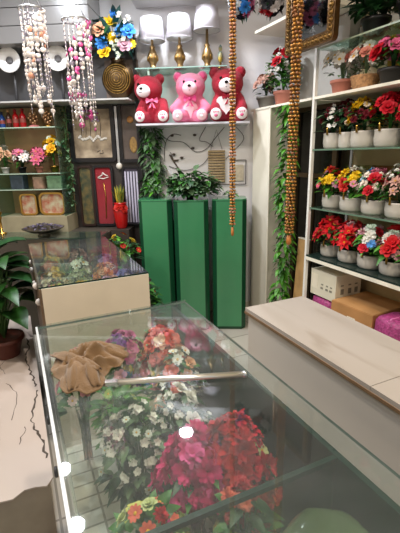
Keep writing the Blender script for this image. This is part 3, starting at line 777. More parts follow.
# gold vase with blue and yellow flowers
r = random.Random(55)
t = thing('flower_vase', 'ornate round gold vase of blue, yellow and peach flowers', 'vase', tuple(W(1.20,.18,1.942)), RW)
va = MB().lathe([(.05,0),(.06,.012),(.10,.05),(.135,.12),(.14,.16),(.115,.23),(.06,.275),(.05,.29),(.065,.31)], 28, sq=.62).build('vase_body', mat('bronze_vase','#4e3a22',.35,.7,var=.4,scale=30), t)
b = MB()
for k in range(6): b.torus((0,-.062-.004*(6-k),.15), .022+.017*k, .0045, 'y', 28, 5)
b.build('coil_ornament', gold_dark, va)
CLAMP[0] = (-.3,.13,-.3,.12,.22,.78); foliage(t, .30, .22, .36, 80, .20, .05, [leafT,leafT,leafD], r, .5); CLAMP[0] = None
for (x,z,k,h,sz) in ((-.02,.52,'star',YEL,.048),(-.01,.43,'ball',YEL,.040),(-.06,.34,'rose',YEL,.044),(-.085,.47,'rose',PEA,.046),(.045,.46,'ball',BLU,.045),(-.075,.39,'ball',BLU,.046),(.10,.45,'rose',BLU,.046),(.035,.40,'spray','#d8e0c8',.05),
                     (.06,.54,'spray',WHT,.05),(.075,.37,'rose','#d8a8b8',.044),(.11,.38,'daisy',YEL,.035),(.09,.42,'ball','#a83858',.036),(.02,.34,'spray','#dfe8d0',.045),(.01,.56,'ball',BLU,.03)):
    place('flower_head', flower(k,h), t, Matrix.Translation((x*1.25,-.09+r.uniform(-.03,.03),.33+(z-.33)*1.2)) @ orient((x*2.5,-1,.35), r.uniform(0,6)) @ Matrix.Scale(sz*1.22,4))
b = MB(); wbox(b, 1.06, 1.345, .031, .05, 1.945, 2.27)
tag(b.build('brown_board', mat('brown_board','#6a5648',.5,var=.25,scale=8)), 'plain brown backing board behind the ornate gold vase', 'board')

# framed pictures
def rr(w, h, c, n=5):
    pts = []
    for cx, cy, a0 in ((w-c,h-c,0),(-w+c,h-c,PI/2),(-w+c,-h+c,PI),(w-c,-h+c,1.5*PI)):
        for i in range(n+1): pts.append((cx+c*math.cos(a0+PI/2*i/n), cy+c*math.sin(a0+PI/2*i/n)))
    return pts
def ring(b, po, pi, d0, d1, M):
    n = len(po); v = [(x,y,d0) for x,y in po]+[(x,y,d1) for x,y in po]+[(x,y,d1) for x,y in pi]+[(x,y,d0) for x,y in pi]; f = []
    for i in range(n):
        j = (i+1)%n; f += [(i,j,n+j,n+i),(n+i,n+j,2*n+j,2*n+i),(2*n+i,2*n+j,3*n+j,3*n+i),(3*n+i,3*n+j,j,i)]
    b.add(v, f, 0, M)
def framed(label, s, z, w, h, board, cat='framed picture', fw=.022, group='black framed panels', d=.02, fm=None, name='framed_panel', corner=.03, tilt=0):
    t = thing(name, label, cat, tuple(W(s,d,z)), RW, group)
    M = Matrix.Translation((0,-.001,0)) @ Matrix.Rotation(PI/2+tilt,4,'X')
    b = MB(); ring(b, rr(w/2,h/2,corner), rr(w/2-fw,h/2-fw,max(.008,corner-fw*.6)), 0, .03, M); b.build('frame', fm or black, t)
    MB().prism(rr(w/2-fw+.001,h/2-fw+.001,.012), .002, .014, 0, M).build('picture', board, t)
    return t, M
cream_pic = mat('cream_picture','#b9a68c',.6,var=.35,scale=9,hex2='#7d6c58')
t, M = framed('large black frame with cream picture and a row of white blossoms', 1.505, 1.69, .41, .48, cream_pic, fw=.036)
b = MB(); r = random.Random(2)
for i in range(22):
    b.sphere((-.12+.24*i/21, -.04+.012*math.sin(i)+r.uniform(-.012,.012), .018), (.013,.012,.008), 6, 5, 0, M)
b.build('white_blossom', fcol(WHT), t)
b = MB()
for i in range(26): b.sphere((-.03+r.uniform(-.10,.10), .14+r.uniform(-.05,.06), .018), (.012,.010,.006), 6, 5, i%2, M)
b.build('pink_blossom', [fcol('#b0508c'), fcol('#a898b8')], t)
for x in (-.1,-.06,-.02,.03,.07): MB().tube([M @ Vector((x,-.03,.016)), M @ Vector((x+.01,.06,.016)), M @ Vector((x+.004,.15,.016))], .002, 4).build('ink_line', black, t)
b = MB()
b.tube([M @ Vector((.03,-.155,.016)), M @ Vector((.06,-.14,.016)), M @ Vector((.055,-.17,.016)), M @ Vector((.085,-.165,.016)), M @ Vector((.08,-.14,.016))], .003, 4)
b.build('ink_line', black, t)
t, M = framed('black framed panel with amber leaf, beside the hanging ivy', 1.170, 1.69, .19, .50, mat('dim_brown_picture','#5e5048',.5,var=.4,scale=8), fw=.028)
b = MB(); b.sphere((.025,-.10,.016), (.035,.07,.006), 12, 8, 0, M); b.build('amber_leaf', mat('amber_leaf','#b08a4c',.6,var=.4,scale=50), t)
MB().sphere((.01,.11,.016), (.03,.03,.006), 10, 6, 0, M).build('amber_disc', mat('amber_glow','#a8743a',.5), t)
t, M = framed('narrow black frame with dark green panel, beside the red velvet one', 1.605, 1.145, .14, .55, mat('dark_green_panel','#28382a',.5,var=.5,scale=20,hex2='#6a5a32'), fw=.018, fm=mat('rust_black','#2a1712',.4), d=.02)
t, M = framed('black frame with deep red velvet panel and white emblem', 1.440, 1.145, .185, .55, mat('red_velvet','#8c1420',.9,sheen=.5,var=.2,scale=10), fw=.020, d=.022)
b = MB(); b.tube([M @ Vector(p) for p in ((-.045,.17,.018),(-.01,.185,.018),(.0,.21,.018),(.02,.19,.018),(.045,.18,.018))], .005, 5)
b.tube([M @ Vector(p) for p in ((-.05,.165,.018),(0,.155,.018),(.05,.17,.018))], .004, 5); b.build('white_emblem', fcol(WHT), t)
b = MB(); b.tube([M @ Vector(p) for p in ((0,.12,.018),(.012,0,.018),(.0,-.2,.018))], .005, 5); b.build('gold_cord', gold, t)
t, M = framed('narrow frame with white and violet striped panel behind the red vase', 1.185, 1.14, .16, .53, mat('dark_violet_back','#3a3444',.6), fw=.014, d=.022)
b = MB()
for i in range(5): b.box(-.058+i*.026,-.044+i*.026,-.24,.22,.0145,.018,0,M)
b.build('stripe', mat('lilac_white','#c6c2d6',.5), t)
t = thing('silver_rail', 'upright silver rail between the two upper black frames', 'rail', tuple(W(1.282,.02,1.66)), RW)
MB().box(-.010,.010,-.03,-.001,-.24,.25).build('rail_body', alu, t); MB().sphere((0,-.026,-.25), (.03,.02,.03), 8, 6).build('rail_clip', mat('pearl_clip','#d8d0c4',.4), t)

# side cabinet carrying the framed panels, stepped display base
b = MB(); wbox(b, 1.36, 3.9, .016, .56, 0, .855); b2 = MB(); wbox(b2, 1.19, 1.355, .016, .24, 0, .865)
tag(b.build('base_cabinet', mat('dark_cabinet','#4b443a',.5,var=.2), None, .004), 'dark low cabinet under the glass-shelf display along the wall', 'cabinet')
tag(b2.build('corner_stand', mat('dark_stand','#3b332c',.5,var=.2), None, .004), 'narrow dark stand beneath the striped panel and red vase', 'stand')
b = MB(); wbox(b, 1.36, 3.9, .30, .57, .8565, .866); tag(b.build('glass_sheet', [g_shelf]), 'glass sheet covering the dark low cabinet top', 'glass sheet')
b = MB(); wbox(b, 1.72, 3.0, .02, .28, .8565, .998); tag(b.build('display_step', mat('olive_step','#a2977a',.5,var=.2), None, .003), 'olive display step carrying the two gilt trays', 'riser')
# glass-shelf display
t = thing('glass_shelf_unit', 'glass shelf unit holding bottles, flowers and boxes on the dark wall', 'shelf unit', tuple(W(2.3,.0,1.0)), RW)
for z in (.737, .362, .227):
    MB().box(-.6,.56,-.27,-.02,z,z+.008,0,None,1).build('glass_shelf', [g_shelf, mat('pale_green_edge','#a8bca8',.2)], t)
for x in (.563,-.02,-.606): MB().box(x-.004,x+.004,-.27,-.02,.0,.92).build('glass_upright', g_shelf, t)
MB().box(-.61,.57,-.0195,-.016,.0,.92).build('mirror_back', mat('smoky_mirror','#a07c54',.3,.1,var=.3,scale=3), t)

def bottle(label, s, h, r_, m_, cap):
    t = thing('bottle', label, 'bottle', tuple(W(s,.15,1.7455)), RW, 'bottles on the glass shelf')
    MB().lathe([(r_*.92,0),(r_,.006),(r_,h*.62),(r_*.75,h*.72),(r_*.42,h*.78),(r_*.42,h*.86)], 16).build('bottle_body', m_, t)
    MB().lathe([(r_*.55,h*.862),(r_*.55,h),(r_*.4,h*1.01)], 12).build('cap', cap, t)
    MB().lathe([(r_*1.02,h*.28),(r_*1.02,h*.5)], 16, cap=False).build('bottle_label', mat('dull_label','#a05048',.5), t)
redg = mat('red_bottle','#b8141c',.2)
bottle('red bottle on the glass shelf, beside the dark amber one', 2.125, .150, .026, redg, mat('red_cap','#8a1014',.3))
bottle('red bottle on the glass shelf, beside the pink-based figurine', 2.062, .155, .026, redg, mat('red_cap','#8a1014',.3))
bottle('dark amber bottle with tan cap on the glass shelf', 2.185, .150, .022, mat('amber_bottle','#4a2c22',.2), mat('tan_cap','#b88858',.4))
bottle('blue bottle at the open end of the glass shelf', 2.245, .13, .024, mat('blue_bottle','#2a4f9c',.2), mat('navy_cap','#1c2a50',.3))
def figurine(label, s, base):
    t = thing('figurine', label, 'figurine', tuple(W(s,.14,1.7455)), RW)
    MB().lathe([(.045,0),(.048,.012),(.03,.022)], 16).build('figurine_base', base, t)
    b = MB(); r = random.Random(s)
    for i in range(26):
        a = i*2.4; z = .03+.11*i/26; q = .034*math.sin(PI*(i+3)/30); b.sphere((q*math.cos(a),q*math.sin(a),z), .014, 7, 5)
    b.lathe([(.02,.02),(.012,.08),(.003,.15)], 8).build('gilt_tree', mat('rose_gold','#c79c74',.3,.8,var=.3,scale=50), t)
figurine('gilt tree figurine on a pink base, glass shelf', 1.975, mat('pink_base','#e08a8c',.4))
figurine('gilt tree figurine on a gold base, glass shelf end', 1.845, gold)

cat = 'flower arrangement'
potted('flower_pot', 'small pot of pink and white lilies on the glass shelf', cat, tuple(W(2.13,.14,1.3705)), 'black', .035, .05, [('star','#e07c98',9,.052),('star',WHT,6,.042)], .11, .14, 101, (leafD,leafM), 24, .06, .03, 'flowers on the glass shelf', box=(-.085,.08,-.2,.115,.005,.36))
potted('flower_pot', 'small pot of deep pink lilies beside the yellow flowers', cat, tuple(W(1.975,.14,1.3705)), 'terracotta', .033, .05, [('star','#d0607c',8,.052),('daisy','#e8b8b0',5,.036)], .09, .15, 102, (leafD,), 20, .06, .03, 'flowers on the glass shelf', box=(-.085,.08,-.2,.115,.005,.36))
potted('flower_pot', 'small gold pot of yellow roses at the glass shelf end', cat, tuple(W(1.835,.14,1.3705)), 'gold', .04, .055, [('rose','#e8ac20',8,.042),('rose','#d8c030',5,.036),('daisy',WHT,4,.03)], .09, .24, 103, (leafM,leafB), 30, .055, .03, 'flowers on the glass shelf', box=(-.085,.08,-.2,.115,.005,.36))
potted('flower_pot', 'small pot of cream and peach blooms at the open end of the glass shelf', cat, tuple(W(2.285,.14,1.3705)), 'white', .035, .05, [('rose','#e8b890',6,.04),('star',WHT,5,.04)], .09, .17, 104, (leafM,leafG), 30, .06, .03, 'flowers on the glass shelf', box=(-.07,.07,-.2,.115,.005,.36))
for lab, s, w, h, c, nm in (('dark blue boxed picture on the lower glass shelf',2.17,.12,.115,'#3a4450','box'),('round-cornered dusty pink tin on the lower glass shelf',1.985,.10,.10,'#a8806c','tin'),('green printed box on the lower glass shelf end',1.83,.14,.105,'#6f8a6a','box')):
    t = thing('gift_box' if nm=='box' else 'tin', lab, nm, tuple(W(s,.15,1.2355)), RW)
    MB().prism(rr(w/2,.05,.01 if nm=='box' else .03), 0, h*.75).build('box_body', mat('box_'+c.strip('#'),c,.5,var=.4,scale=30), t)
    MB().prism(rr(w/2+.002,.052,.011 if nm=='box' else .031), h*.752, h).build('lid', mat('lid_'+c.strip('#'),c,.4,var=.2,scale=14), t)
for lab, s, w, h, fw in (('small gilt-framed arched tray standing on the olive step',2.09,.155,.19,.014),('large gilt-framed arched tray with floral centre on the olive step',1.875,.23,.20,.016)):
    t, M = framed(lab, s, 1.0+h/2, w, h, mat('tray_centre','#c4bca0',.25,.2,var=.4,scale=18,hex2='#b0604a'), 'tray', fw, 'gilt trays on the step', .17, mat('gilt','#b8924e',.3,.9), 'tray', w*.22)
    MB().box(-w*.3,w*.3,-.04,.02,-h/2,-h/2+.006).build('stand_foot', gold, t)
# bowl of purple potpourri
t = thing('bowl', 'wide dark pewter bowl of purple dried petals', 'bowl', tuple(W(1.86,.462,.867)), RW)
MB().lathe([(.05,0),(.055,.006),(.03,.018),(.10,.032),(.165,.062),(.17,.066),(.16,.066),(.09,.04),(.002,.035)], 26, cap=False).build('bowl_body', mat('pewter','#6a6458',.35,.7,var=.3,scale=30), t)
b = MB(); r = random.Random(8)
for i in range(90):
    a = r.uniform(0,6.28); q = math.sqrt(r.random())*.14; b.leaf((q*math.cos(a),q*math.sin(a),.055+.04*(1-q/.14)+r.uniform(0,.012)), (math.cos(a*3),math.sin(a*3),.3), .03,.022,.2,.3,i%3)
o = b.build('dried_petals', [mat('petal_purple','#4e4468',.7),mat('petal_grey','#7d7488',.7),mat('petal_dark','#2c2638',.7)], t); o['kind'] = 'stuff'
# gold candle holder at the frame's edge
t = thing('candle_holder', 'slender gold candle holder beside the small gilt tray', 'candle holder', tuple(W(2.27,.38,.867)), RW)
MB().lathe([(.04,0),(.04,.008),(.012,.02),(.009,.12),(.018,.14),(.009,.155),(.022,.18),(.024,.19)], 14).build('holder_stem', gold, t)
MB().lathe([(.012,.19),(.012,.25),(.003,.256)], 10).build('candle', mat('ivory_wax','#e2d2ae',.5), t)

# red vase with yellow grass, leafy pots below
t = thing('flower_vase', 'red vase of spiky yellow-green grass in front of the striped panel', 'vase', tuple(W(1.275,.14,.8655)), RW); t.scale = (1.2,1.2,1.15)
MB().lathe([(.035,0),(.04,.01),(.05,.06),(.055,.13),(.045,.19),(.05,.2)], 18).build('vase_body', mat('red_gloss','#b01818',.2), t)
b = MB(); r = random.Random(12)
for i in range(44): b.leaf((r.uniform(-.02,.02),r.uniform(-.02,.02),.18),(r.uniform(-.4,.4),r.uniform(-.4,.4),1),r.uniform(.1,.18),.012,.05,.2,i%2)
b.build('grass_blades', [mat('grass_yellow','#b5a032',.6),mat('grass_olive','#6a7a2c',.6)], t)
put_heads(t, [('rose','#c02418',5,.032),('daisy','#d04030',4,.026)], .12, .055, .06, r)
potted('flower_pot', 'low pot of yellow-green leaves at the end of the second counter', cat, (.72, 3.02, .56+.0), 'black', .07, .13, [('rose','#c8a830',4,.026),('daisy','#c83028',5,.026)], .15, .23, 111, (leafM,leafB,leafD), 70, .08, .045, box=(-.2,.2,-.2,.2,.005,.6))
b = MB().box(-.14,.14,-.14,.14,0,.559); o = b.build('plant_stand', dark_panel, None, .004); o.location = (.76,3.04,0); tag(o, 'dark square stand at the far end of the second counter', 'stand')
potted('flower_pot', 'dark pot of green foliage with red blooms between counter and pedestals', cat, (.80, 2.78, 0), 'black', .09, .2, [('daisy','#b02828',5,.03)], .12, .45, 112, (leafD,leafM), 110, .09, .05, box=(-.19,.3,-.3,.115,.005,1))

# ------------------------------------------------------------------ right-hand shelving
XF, XB = 1.90, 2.292
t = thing('wall_shelving', 'white upright shelving along the wall holding rows of flower pots', 'shelving', (2.1, 1.4, 0))
X = lambda v: v-2.1
Yl = lambda v: v-1.4
MB().box(X(1.90),X(1.925),Yl(2.275),Yl(2.295),0,2.30).build('upright', white_metal, t, .002)
MB().box(X(2.27),X(2.292),Yl(2.275),Yl(2.295),0,2.30).build('upright', white_metal, t, .002)
MB().box(X(2.275),X(2.295),Yl(.2),Yl(2.27),.0,2.30).build('back_panel', mat('beige_back','#c4ae80',.45,var=.2,scale=4), t)
for z, y1, nm, mats_, th in ((2.128,2.27,'glass_shelf',[g_shelf, mat('shelf_pale_edge','#9fae98',.25)],.010),(1.505,2.27,'glass_shelf',[g_shelf, mat('shelf_dark_edge','#5f7a68',.2)],.010),(1.108,2.27,'glass_shelf',[g_shelf, MATS['shelf_dark_edge']],.010)):
    MB().box(X(1.905),X(2.27),Yl(.2),Yl(y1),z,z+th,0,None,1).build(nm, mats_, t)
MB().box(X(1.895),X(2.27),Yl(.2),Yl(2.27),1.832,1.848).build('white_shelf', white_trim, t)
MB().box(X(1.895),X(2.27),Yl(.2),Yl(2.27),.735,.760).build('white_shelf', white_trim, t)
MB().box(X(1.895),X(2.27),Yl(.2),Yl(2.27),.7605,.772).build('dark_glass_sheet', mat('dark_glass','#20302c',.15), t)
MB().box(X(1.905),X(2.27),Yl(.2),Yl(2.27),.30,.32).build('white_shelf', white_trim, t)
MB().box(X(2.262),X(2.274),Yl(1.15),Yl(2.22),1.14,1.40).build('mirror_strip', mat('tan_mirror','#a48a5c',.15,.7), t)
b = MB().box(1.895,2.292,2.30,3.06,1.832,1.848); tag(b.build('door_shelf', white_trim), 'white shelf board above the doorway carrying two flower pots', 'shelf')
b = MB().box(1.895,2.292,2.30,3.02,2.40,2.42); tag(b.build('high_shelf', white_trim), 'empty white shelf board high in the corner above the doorway', 'shelf')
struct('trim_7', MB().box(2.20,2.292,2.31,2.95,1.85,2.39), mat('pale_grey_panel','#b9b6b0',.5,var=.15,scale=4))

cat = 'flower pot'
def shelfpots(rows, z, grp, top):
    for (y, rad, ph, lab, heads, R, h, seed, lv) in rows:
        heads = [(k_, c_, math.ceil(n_*1.7), s_*1.02) for k_, c_, n_, s_ in heads]; R *= 1.18; h *= 1.08
        potted('flower_pot', lab, cat, (2.03, y, z), 'barrel', rad, ph, heads, R, h, seed, lv, 75, .075, .034, grp, True, rise=.42, box=(-.19,.225,-.108,min(.1,2.268-y),.02,top))
MRN = '#6a1020'
shelfpots([(2.215,.066,.10,'white pot of white sprigs and maroon berries next to the upright, top glass shelf',[('spray',WHT,6,.045),('ball',MRN,8,.02)],.085,.17,201,(leafD,leafG)),
 (2.085,.056,.10,'white pot of dense maroon berries with a few white buds, top glass shelf',[('ball',MRN,14,.022),('daisy','#e8d8d0',4,.02)],.075,.19,202,(leafD,)),
 (1.945,.080,.10,'white pot of big yellow flowers over maroon sprigs, top glass shelf',[('ball',YEL,4,.036),('ball',MRN,9,.022),('daisy','#e0d0b8',3,.022)],.085,.17,203,(leafD,leafM)),
 (1.76,.082,.10,'white pot of tall red roses beside the yellow-flowered one',[('rose',RED,8,.042)],.09,.19,204,(leafM,leafD)),
 (1.575,.082,.10,'white pot of large crimson roses, outermost on the top glass shelf',[('rose','#b80c20',9,.046),('ball',RED,3,.034)],.095,.18,205,(leafD,leafM))], 1.516, 'white flower pots on the top glass shelf', .312)
shelfpots([(2.185,.070,.088,'white pot of orange-red, yellow and pink blooms next to the upright, middle shelf',[('ball','#c02a20',4,.034),('daisy','#e8607c',3,.03),('ball',YEL,2,.036),('daisy','#d890b0',2,.03)],.09,.165,211,(leafM,leafB)),
 (1.995,.084,.088,'white pot of yellow, white and red blooms, second from the upright on the middle shelf',[('ball',YEL,3,.036),('ball','#f0e8d8',3,.032),('ball','#c82a20',3,.034),('daisy','#e090a8',3,.03)],.095,.17,212,(leafM,leafB)),
 (1.815,.080,.088,'white pot of mixed blooms with a sky-blue flower, middle shelf',[('ball','#7fbce8',2,.036),('ball','#f0e0d0',3,.03),('ball','#d07088',3,.032),('rose',RED,4,.036)],.09,.165,213,(leafM,leafB)),
 (1.635,.080,.088,'white pot of speckled pale maroon lilies, middle shelf',[('star','#c89a8c',7,.036),('star','#7a2a34',4,.03),('spray',WHT,3,.04)],.09,.19,214,(leafD,leafM)),
 (1.46,.080,.088,'white pot of yellow and pink lilies, outermost on the middle shelf',[('star',YEL,4,.036),('star','#d8a0a0',6,.034)],.09,.18,215,(leafM,leafD))], 1.119, 'white flower pots on the middle glass shelf', .38)
shelfpots([(2.165,.074,.088,'white pot of huge scarlet petals next to the upright, dark glass shelf',[('star','#d0101c',8,.062),('star','#b00c18',4,.05)],.10,.16,221,(leafM,leafD)),
 (1.98,.082,.088,'white pot of scarlet and pink blooms, second on the dark glass shelf',[('star','#d0101c',7,.055),('ball','#c01828',4,.036),('ball','#f0a8b8',2,.034)],.10,.16,222,(leafM,leafD)),
 (1.805,.082,.088,'white pot of pale pink, white and blue flowers on the dark glass shelf',[('ball','#f0b8c4',4,.036),('ball','#f0ece4',4,.036),('ball','#5c9ce0',2,.03),('rose','#c81830',3,.036)],.095,.16,223,(leafM,leafB)),
 (1.63,.082,.088,'white pot of white blooms around one big red rose, dark glass shelf',[('ball','#efe8e0',5,.036),('rose','#c4141c',3,.05),('ball','#e8b0b8',2,.034)],.095,.16,224,(leafM,leafB)),
 (1.45,.082,.088,'white pot of peach and yellow flowers, outermost on the dark glass shelf',[('ball','#f0b49c',5,.038),('ball','#e8d060',3,.032)],.095,.16,225,(leafM,leafB))], .773, 'white flower pots on the dark glass shelf', .33)
# upper rows
potted('flower_pot', 'pink pot of white daisies next to the shelving upright', cat, (2.03,2.17,1.849), 'terracotta', .07, .09, [('daisy',WHT,20,.042),('daisy','#d8d0c8',14,.038)], .125, .19, 231, (leafG,leafD), 30, .06, .03, 'pots on the high white shelf', rise=.3, box=(-.19,.225,-.11,.095,.01,.272))
potted('flower_pot', 'wicker basket of white daisies and pink blooms on the high shelf', cat, (2.03,1.975,1.849), 'basket', .085, .085, [('daisy',WHT,18,.040),('rose','#e09080',8,.036)], .125, .19, 232, (leafG,leafD), 30, .06, .03, 'pots on the high white shelf', box=(-.19,.145,-.11,.11,.01,.272))
potted('flower_pot', 'dark pot of red and pink roses on the high white shelf', cat, (2.03,1.775,1.849), 'black', .08, .09, [('rose',RED,6,.05),('rose','#e06a94',7,.044),('ball','#d8c048',3,.034)], .12, .16, 233, (leafD,leafM), 40, .07, .035, 'pots on the high white shelf', box=(-.19,.145,-.11,.11,.01,.272))
potted('flower_pot', 'dark pot of pink and scarlet roses, outermost on the high shelf', cat, (2.03,1.575,1.849), 'black', .08, .09, [('rose','#d82438',8,.048),('rose','#e87ca0',7,.044)], .12, .17, 234, (leafD,leafM), 40, .07, .035, 'pots on the high white shelf', box=(-.19,.145,-.11,.11,.01,.272))
b = MB().box(-.04,.04,-.16,.16,0,.175); o = b.build('yellow_carton', mat('yellow_carton','#c8a83c',.6,var=.25,scale=10), None, .003); o.location = (2.225,1.80,1.849); tag(o, 'yellow printed carton at the back of the high white shelf', 'carton')
potted('flower_pot', 'black pot of dark trailing foliage behind the gilt mirror', cat, (2.03,1.93,2.139), 'black', .08, .09, [('daisy','#6a7a4a',4,.02)], .14, .26, 241, (leafD,leafD), 240, .10, .05, 'pots on the topmost shelf', box=(-.19,.225,-.13,.13,.005,.6))
potted('flower_pot', 'ribbed dark pot with one red flower on the topmost shelf', cat, (2.03,1.68,2.139), 'black', .085, .12, [('rose',RED,3,.05),('daisy','#c88a80',2,.03)], .11, .16, 242, (leafM,leafD), 60, .09, .045, 'pots on the topmost shelf', box=(-.19,.225,-.13,.13,.005,.6))
potted('flower_pot', 'grey pot of green leaves and small red buds, outermost on the topmost shelf', cat, (2.03,1.47,2.139), 'grey', .08, .12, [('rose','#b01c28',3,.04),('daisy','#d8b0a0',2,.03)], .11, .16, 243, (leafM,leafB), 60, .09, .045, 'pots on the topmost shelf', box=(-.19,.225,-.13,.13,.005,.6))
potted('flower_pot', 'terracotta pot of white buds and red roses above the doorway', cat, (2.03,2.80,1.849), 'terracotta', .075, .11, [('rose',RED,6,.048),('ball',WHT,22,.022)], .14, .30, 244, (leafM,leafD,leafB), 190, .07, .04, 'pots above the doorway', box=(-.14,.16,-.11,.085,.01,.5))
potted('flower_pot', 'wide grey pot of pinkish dried flowers above the doorway corner', cat, (1.995,2.98,1.849), 'grey', .080, .09, [('rose','#c89a8a',8,.034),('daisy','#d8c8b8',7,.026)], .10, .17, 245, (leafD,leafG), 40, .06, .035, 'pots above the doorway', box=(-.14,.16,-.11,.085,.01,.5))

# boxes and wrapped parcels on the bottom shelf
t = thing('carton', 'white printed carton on top of the pink parcel by the upright', 'box', (2.06,2.125,.475), .0)
MB().box(-.115,.12,-.125,.135,0,.19).build('carton_body', mat('white_carton','#d6d0bc',.6,var=.06,scale=8), t, .003)
pm = mat('grey_print','#7a786c',.7)
for y in (-.09,-.05,.0):
    MB().box(-.1165,-.1155,y,y+.025,.06,.075).build('printed_mark', pm, t); MB().box(-.1165,-.1155,y,y+.02,.09,.10).build('printed_mark', pm, t)
for x in (-.07,0,.06):
    MB().box(x,x+.03,-.1265,-.1255,.05,.09).build('printed_mark', pm, t); MB().box(x,x+.025,-.1265,-.1255,.11,.12).build('printed_mark', pm, t)
MB().box(-.1165,-.1155,.06,.125,.05,.16).build('white_label', paper, t)
pinkb = mat('pink_bubble_wrap','#b04482',.45,var=.45,scale=55,bump=.8,bscale=70)
def parcel(label, loc, sx, sy, sz, m_, rz=0):
    t = thing('wrapped_parcel', label, 'parcel', loc, rz, 'parcels on the bottom shelf')
    b = MB(); n = 14; r = random.Random(label); v = []; f = []
    for j in range(9):
        th = -PI/2+PI*j/8
        for k in range(n):
            a = 2*PI*k/n; cx_, cy_ = math.cos(a), math.sin(a); e = .45
            q = abs(math.cos(th))**e
            v.append((sx*q*math.copysign(abs(cx_)**e,cx_)*(1+r.uniform(-.04,.04)), sy*q*math.copysign(abs(cy_)**e,cy_)*(1+r.uniform(-.04,.04)), sz+sz*math.copysign(abs(math.sin(th))**e, math.sin(th))))
    for j in range(8):
        for k in range(n): f.append((j*n+k,j*n+(k+1)%n,(j+1)*n+(k+1)%n,(j+1)*n+k))
    b.add(v, f, 0, None, True).build('parcel_body', m_, t)
    MB().tube([(-sx*1.01,0,sz),(-sx*.7,0,sz*1.98),(sx*.7,0,sz*1.98),(sx*1.01,0,sz)], .006, 5).build('tape', mat('pink_tape','#c86aa0',.4), t)
parcel('pink bubble-wrapped parcel under the white printed carton', (2.085,2.14,.321), .15, .12, .076, pinkb)
t = thing('carton', 'large brown cardboard box with white label on the bottom shelf', 'box', (2.075,1.82,.321), .06)
MB().box(-.16,.19,-.16,.18,0,.185).build('box_body', card, t, .004)
MB().prism([(-.155,-.155),(.185,-.155),(.185,.175),(-.155,.175)], .1855, .189).build('flap', mat('cardboard_light','#bd8d58',.8,var=.1), t)
MB().box(-.1615,-.1605,-.03,.035,.05,.12).build('white_label', paper, t)
parcel('pink bubble-wrapped parcel between the brown box and the white box', (2.02,1.53,.321), .115, .115, .105, pinkb)
t = thing('carton', 'purple flat box at the outer end of the bottom shelf', 'box', (2.06,1.27,.321), 0)
MB().box(-.15,.15,-.13,.13,0,.11).build('box_body', mat('violet_box','#7a68b0',.5,var=.1), t, .004); MB().box(-.152,.152,-.132,.132,.1105,.14).build('lid', mat('violet_lid','#8676bc',.5), t, .003)
t = thing('carton', 'plain white box standing on the purple box', 'box', (2.06,1.28,.4625), 0)
MB().box(-.14,.14,-.12,.12,0,.13).build('box_body', mat('white_box','#dcdcd8',.5), t, .004); MB().box(-.142,.142,-.122,.122,.1305,.155).build('lid', mat('white_box_lid','#e4e4e0',.5), t, .003)
t = thing('wooden_board', 'pale wooden board leaning in the doorway below the gold strand', 'board', (1.97,2.45,0), 0)
MB().box(-.012,.012,-.055,.055,0,.84, M=Matrix.Rotation(.06,4,'Y')).build('board_body', pale_wood, t, .002); MB().box(-.014,.014,-.056,.056,.842,.85, M=Matrix.Rotation(.06,4,'Y')).build('board_cap', white_trim, t)

# gilt mirror
t = thing('wall_mirror', 'ornate gilt-framed mirror hanging before the topmost shelf', 'mirror', (1.77,2.17,2.34), -PI/2)
M = Matrix.Rotation(PI/2,4,'X')
b = MB(); ring(b, rr(.225,.24,.03), rr(.165,.18,.015), 0, .035, M); fr = b.build('frame', mat('bronze_gilt','#6b4c28',.4,.75,var=.4,scale=40), t)
b = MB(); r = random.Random(4)
for i in range(44):
    u = i/44*4; k = int(u); w_ = u-k
    x, z = ((-.195+.39*w_,-.21),(.195,-.21+.42*w_),(.195-.39*w_,.21),(-.195,.21-.42*w_))[k]
    b.sphere((x,-.038,z), (.016,.008,.011), 8, 6); b.torus((x,-.038,z), .017, .0035, 'y', 10, 5)
b.build('carved_scroll', mat('worn_gilt','#93703c',.4,.8,var=.4,scale=60), fr)
MB().box(-.166,.166,-.012,-.004,-.181,.181).build('mirror_glass', mat('mirror','#9a9a98',.06,1), t)
for x in (-.15,.15): MB().tube([(x,-.01,.24),(x,-.01,.509)], .002, 5).build('hanging_wire', alu, t)

# ------------------------------------------------------------------ hanging things
gold_b = mat('bead_gold', '#b07c38', .45, .5, var=.4, scale=60)
def gold_strand(label, x, y, zb, wd, seed, cols, m2):
    r = random.Random(seed); zt = 2.849; t = thing('bead_garland', label, 'garland', (x,y,zt)); H = zt-zb
    MB().tube([(0,0,0),(0,0,-H)], .003, 5).build('cord', gold_dark, t)
    b = MB(); n = int(H/.0165)
    for i in range(n):
        z = -.01-i*(H-.01)/n; big = (i%9) in (0,1)
        for k in range(cols):
            a = 2*PI*k/cols+i*.28; q = wd*(1.0 if not big else 1.18)
            b.sphere((q*math.cos(a),q*math.sin(a),z), (.0085,.0085,.0068), 6, 4, (i//9)%2 if big else (1 if r.random()<.3 else 0))
    for i in range(0, n, 9):
        z = -.01-i*(H-.01)/n; b.torus((0,0,z), wd*1.05, .004, 'z', 14, 5)
    b.build('bead_chain', [gold_b, m2], t)
    MB().lathe([(.004,-.05),(wd*.8,-.04),(wd*.6,0)], 10, (0,0,-H)).build('tassel', mat('amber_tassel','#a8682c',.5), t)
gold_strand('thick gold and amber bead garland hanging before the doorway', 1.222, 1.60, 1.10, .017, 3, 6, mat('amber_bead','#7a4c24',.5,.2))
gold_strand('thin gold and rose bead garland hanging before the plush bears', 1.068, 1.90, 1.11, .0105, 4, 4, mat('rose_bead','#a8755a',.5,.3))

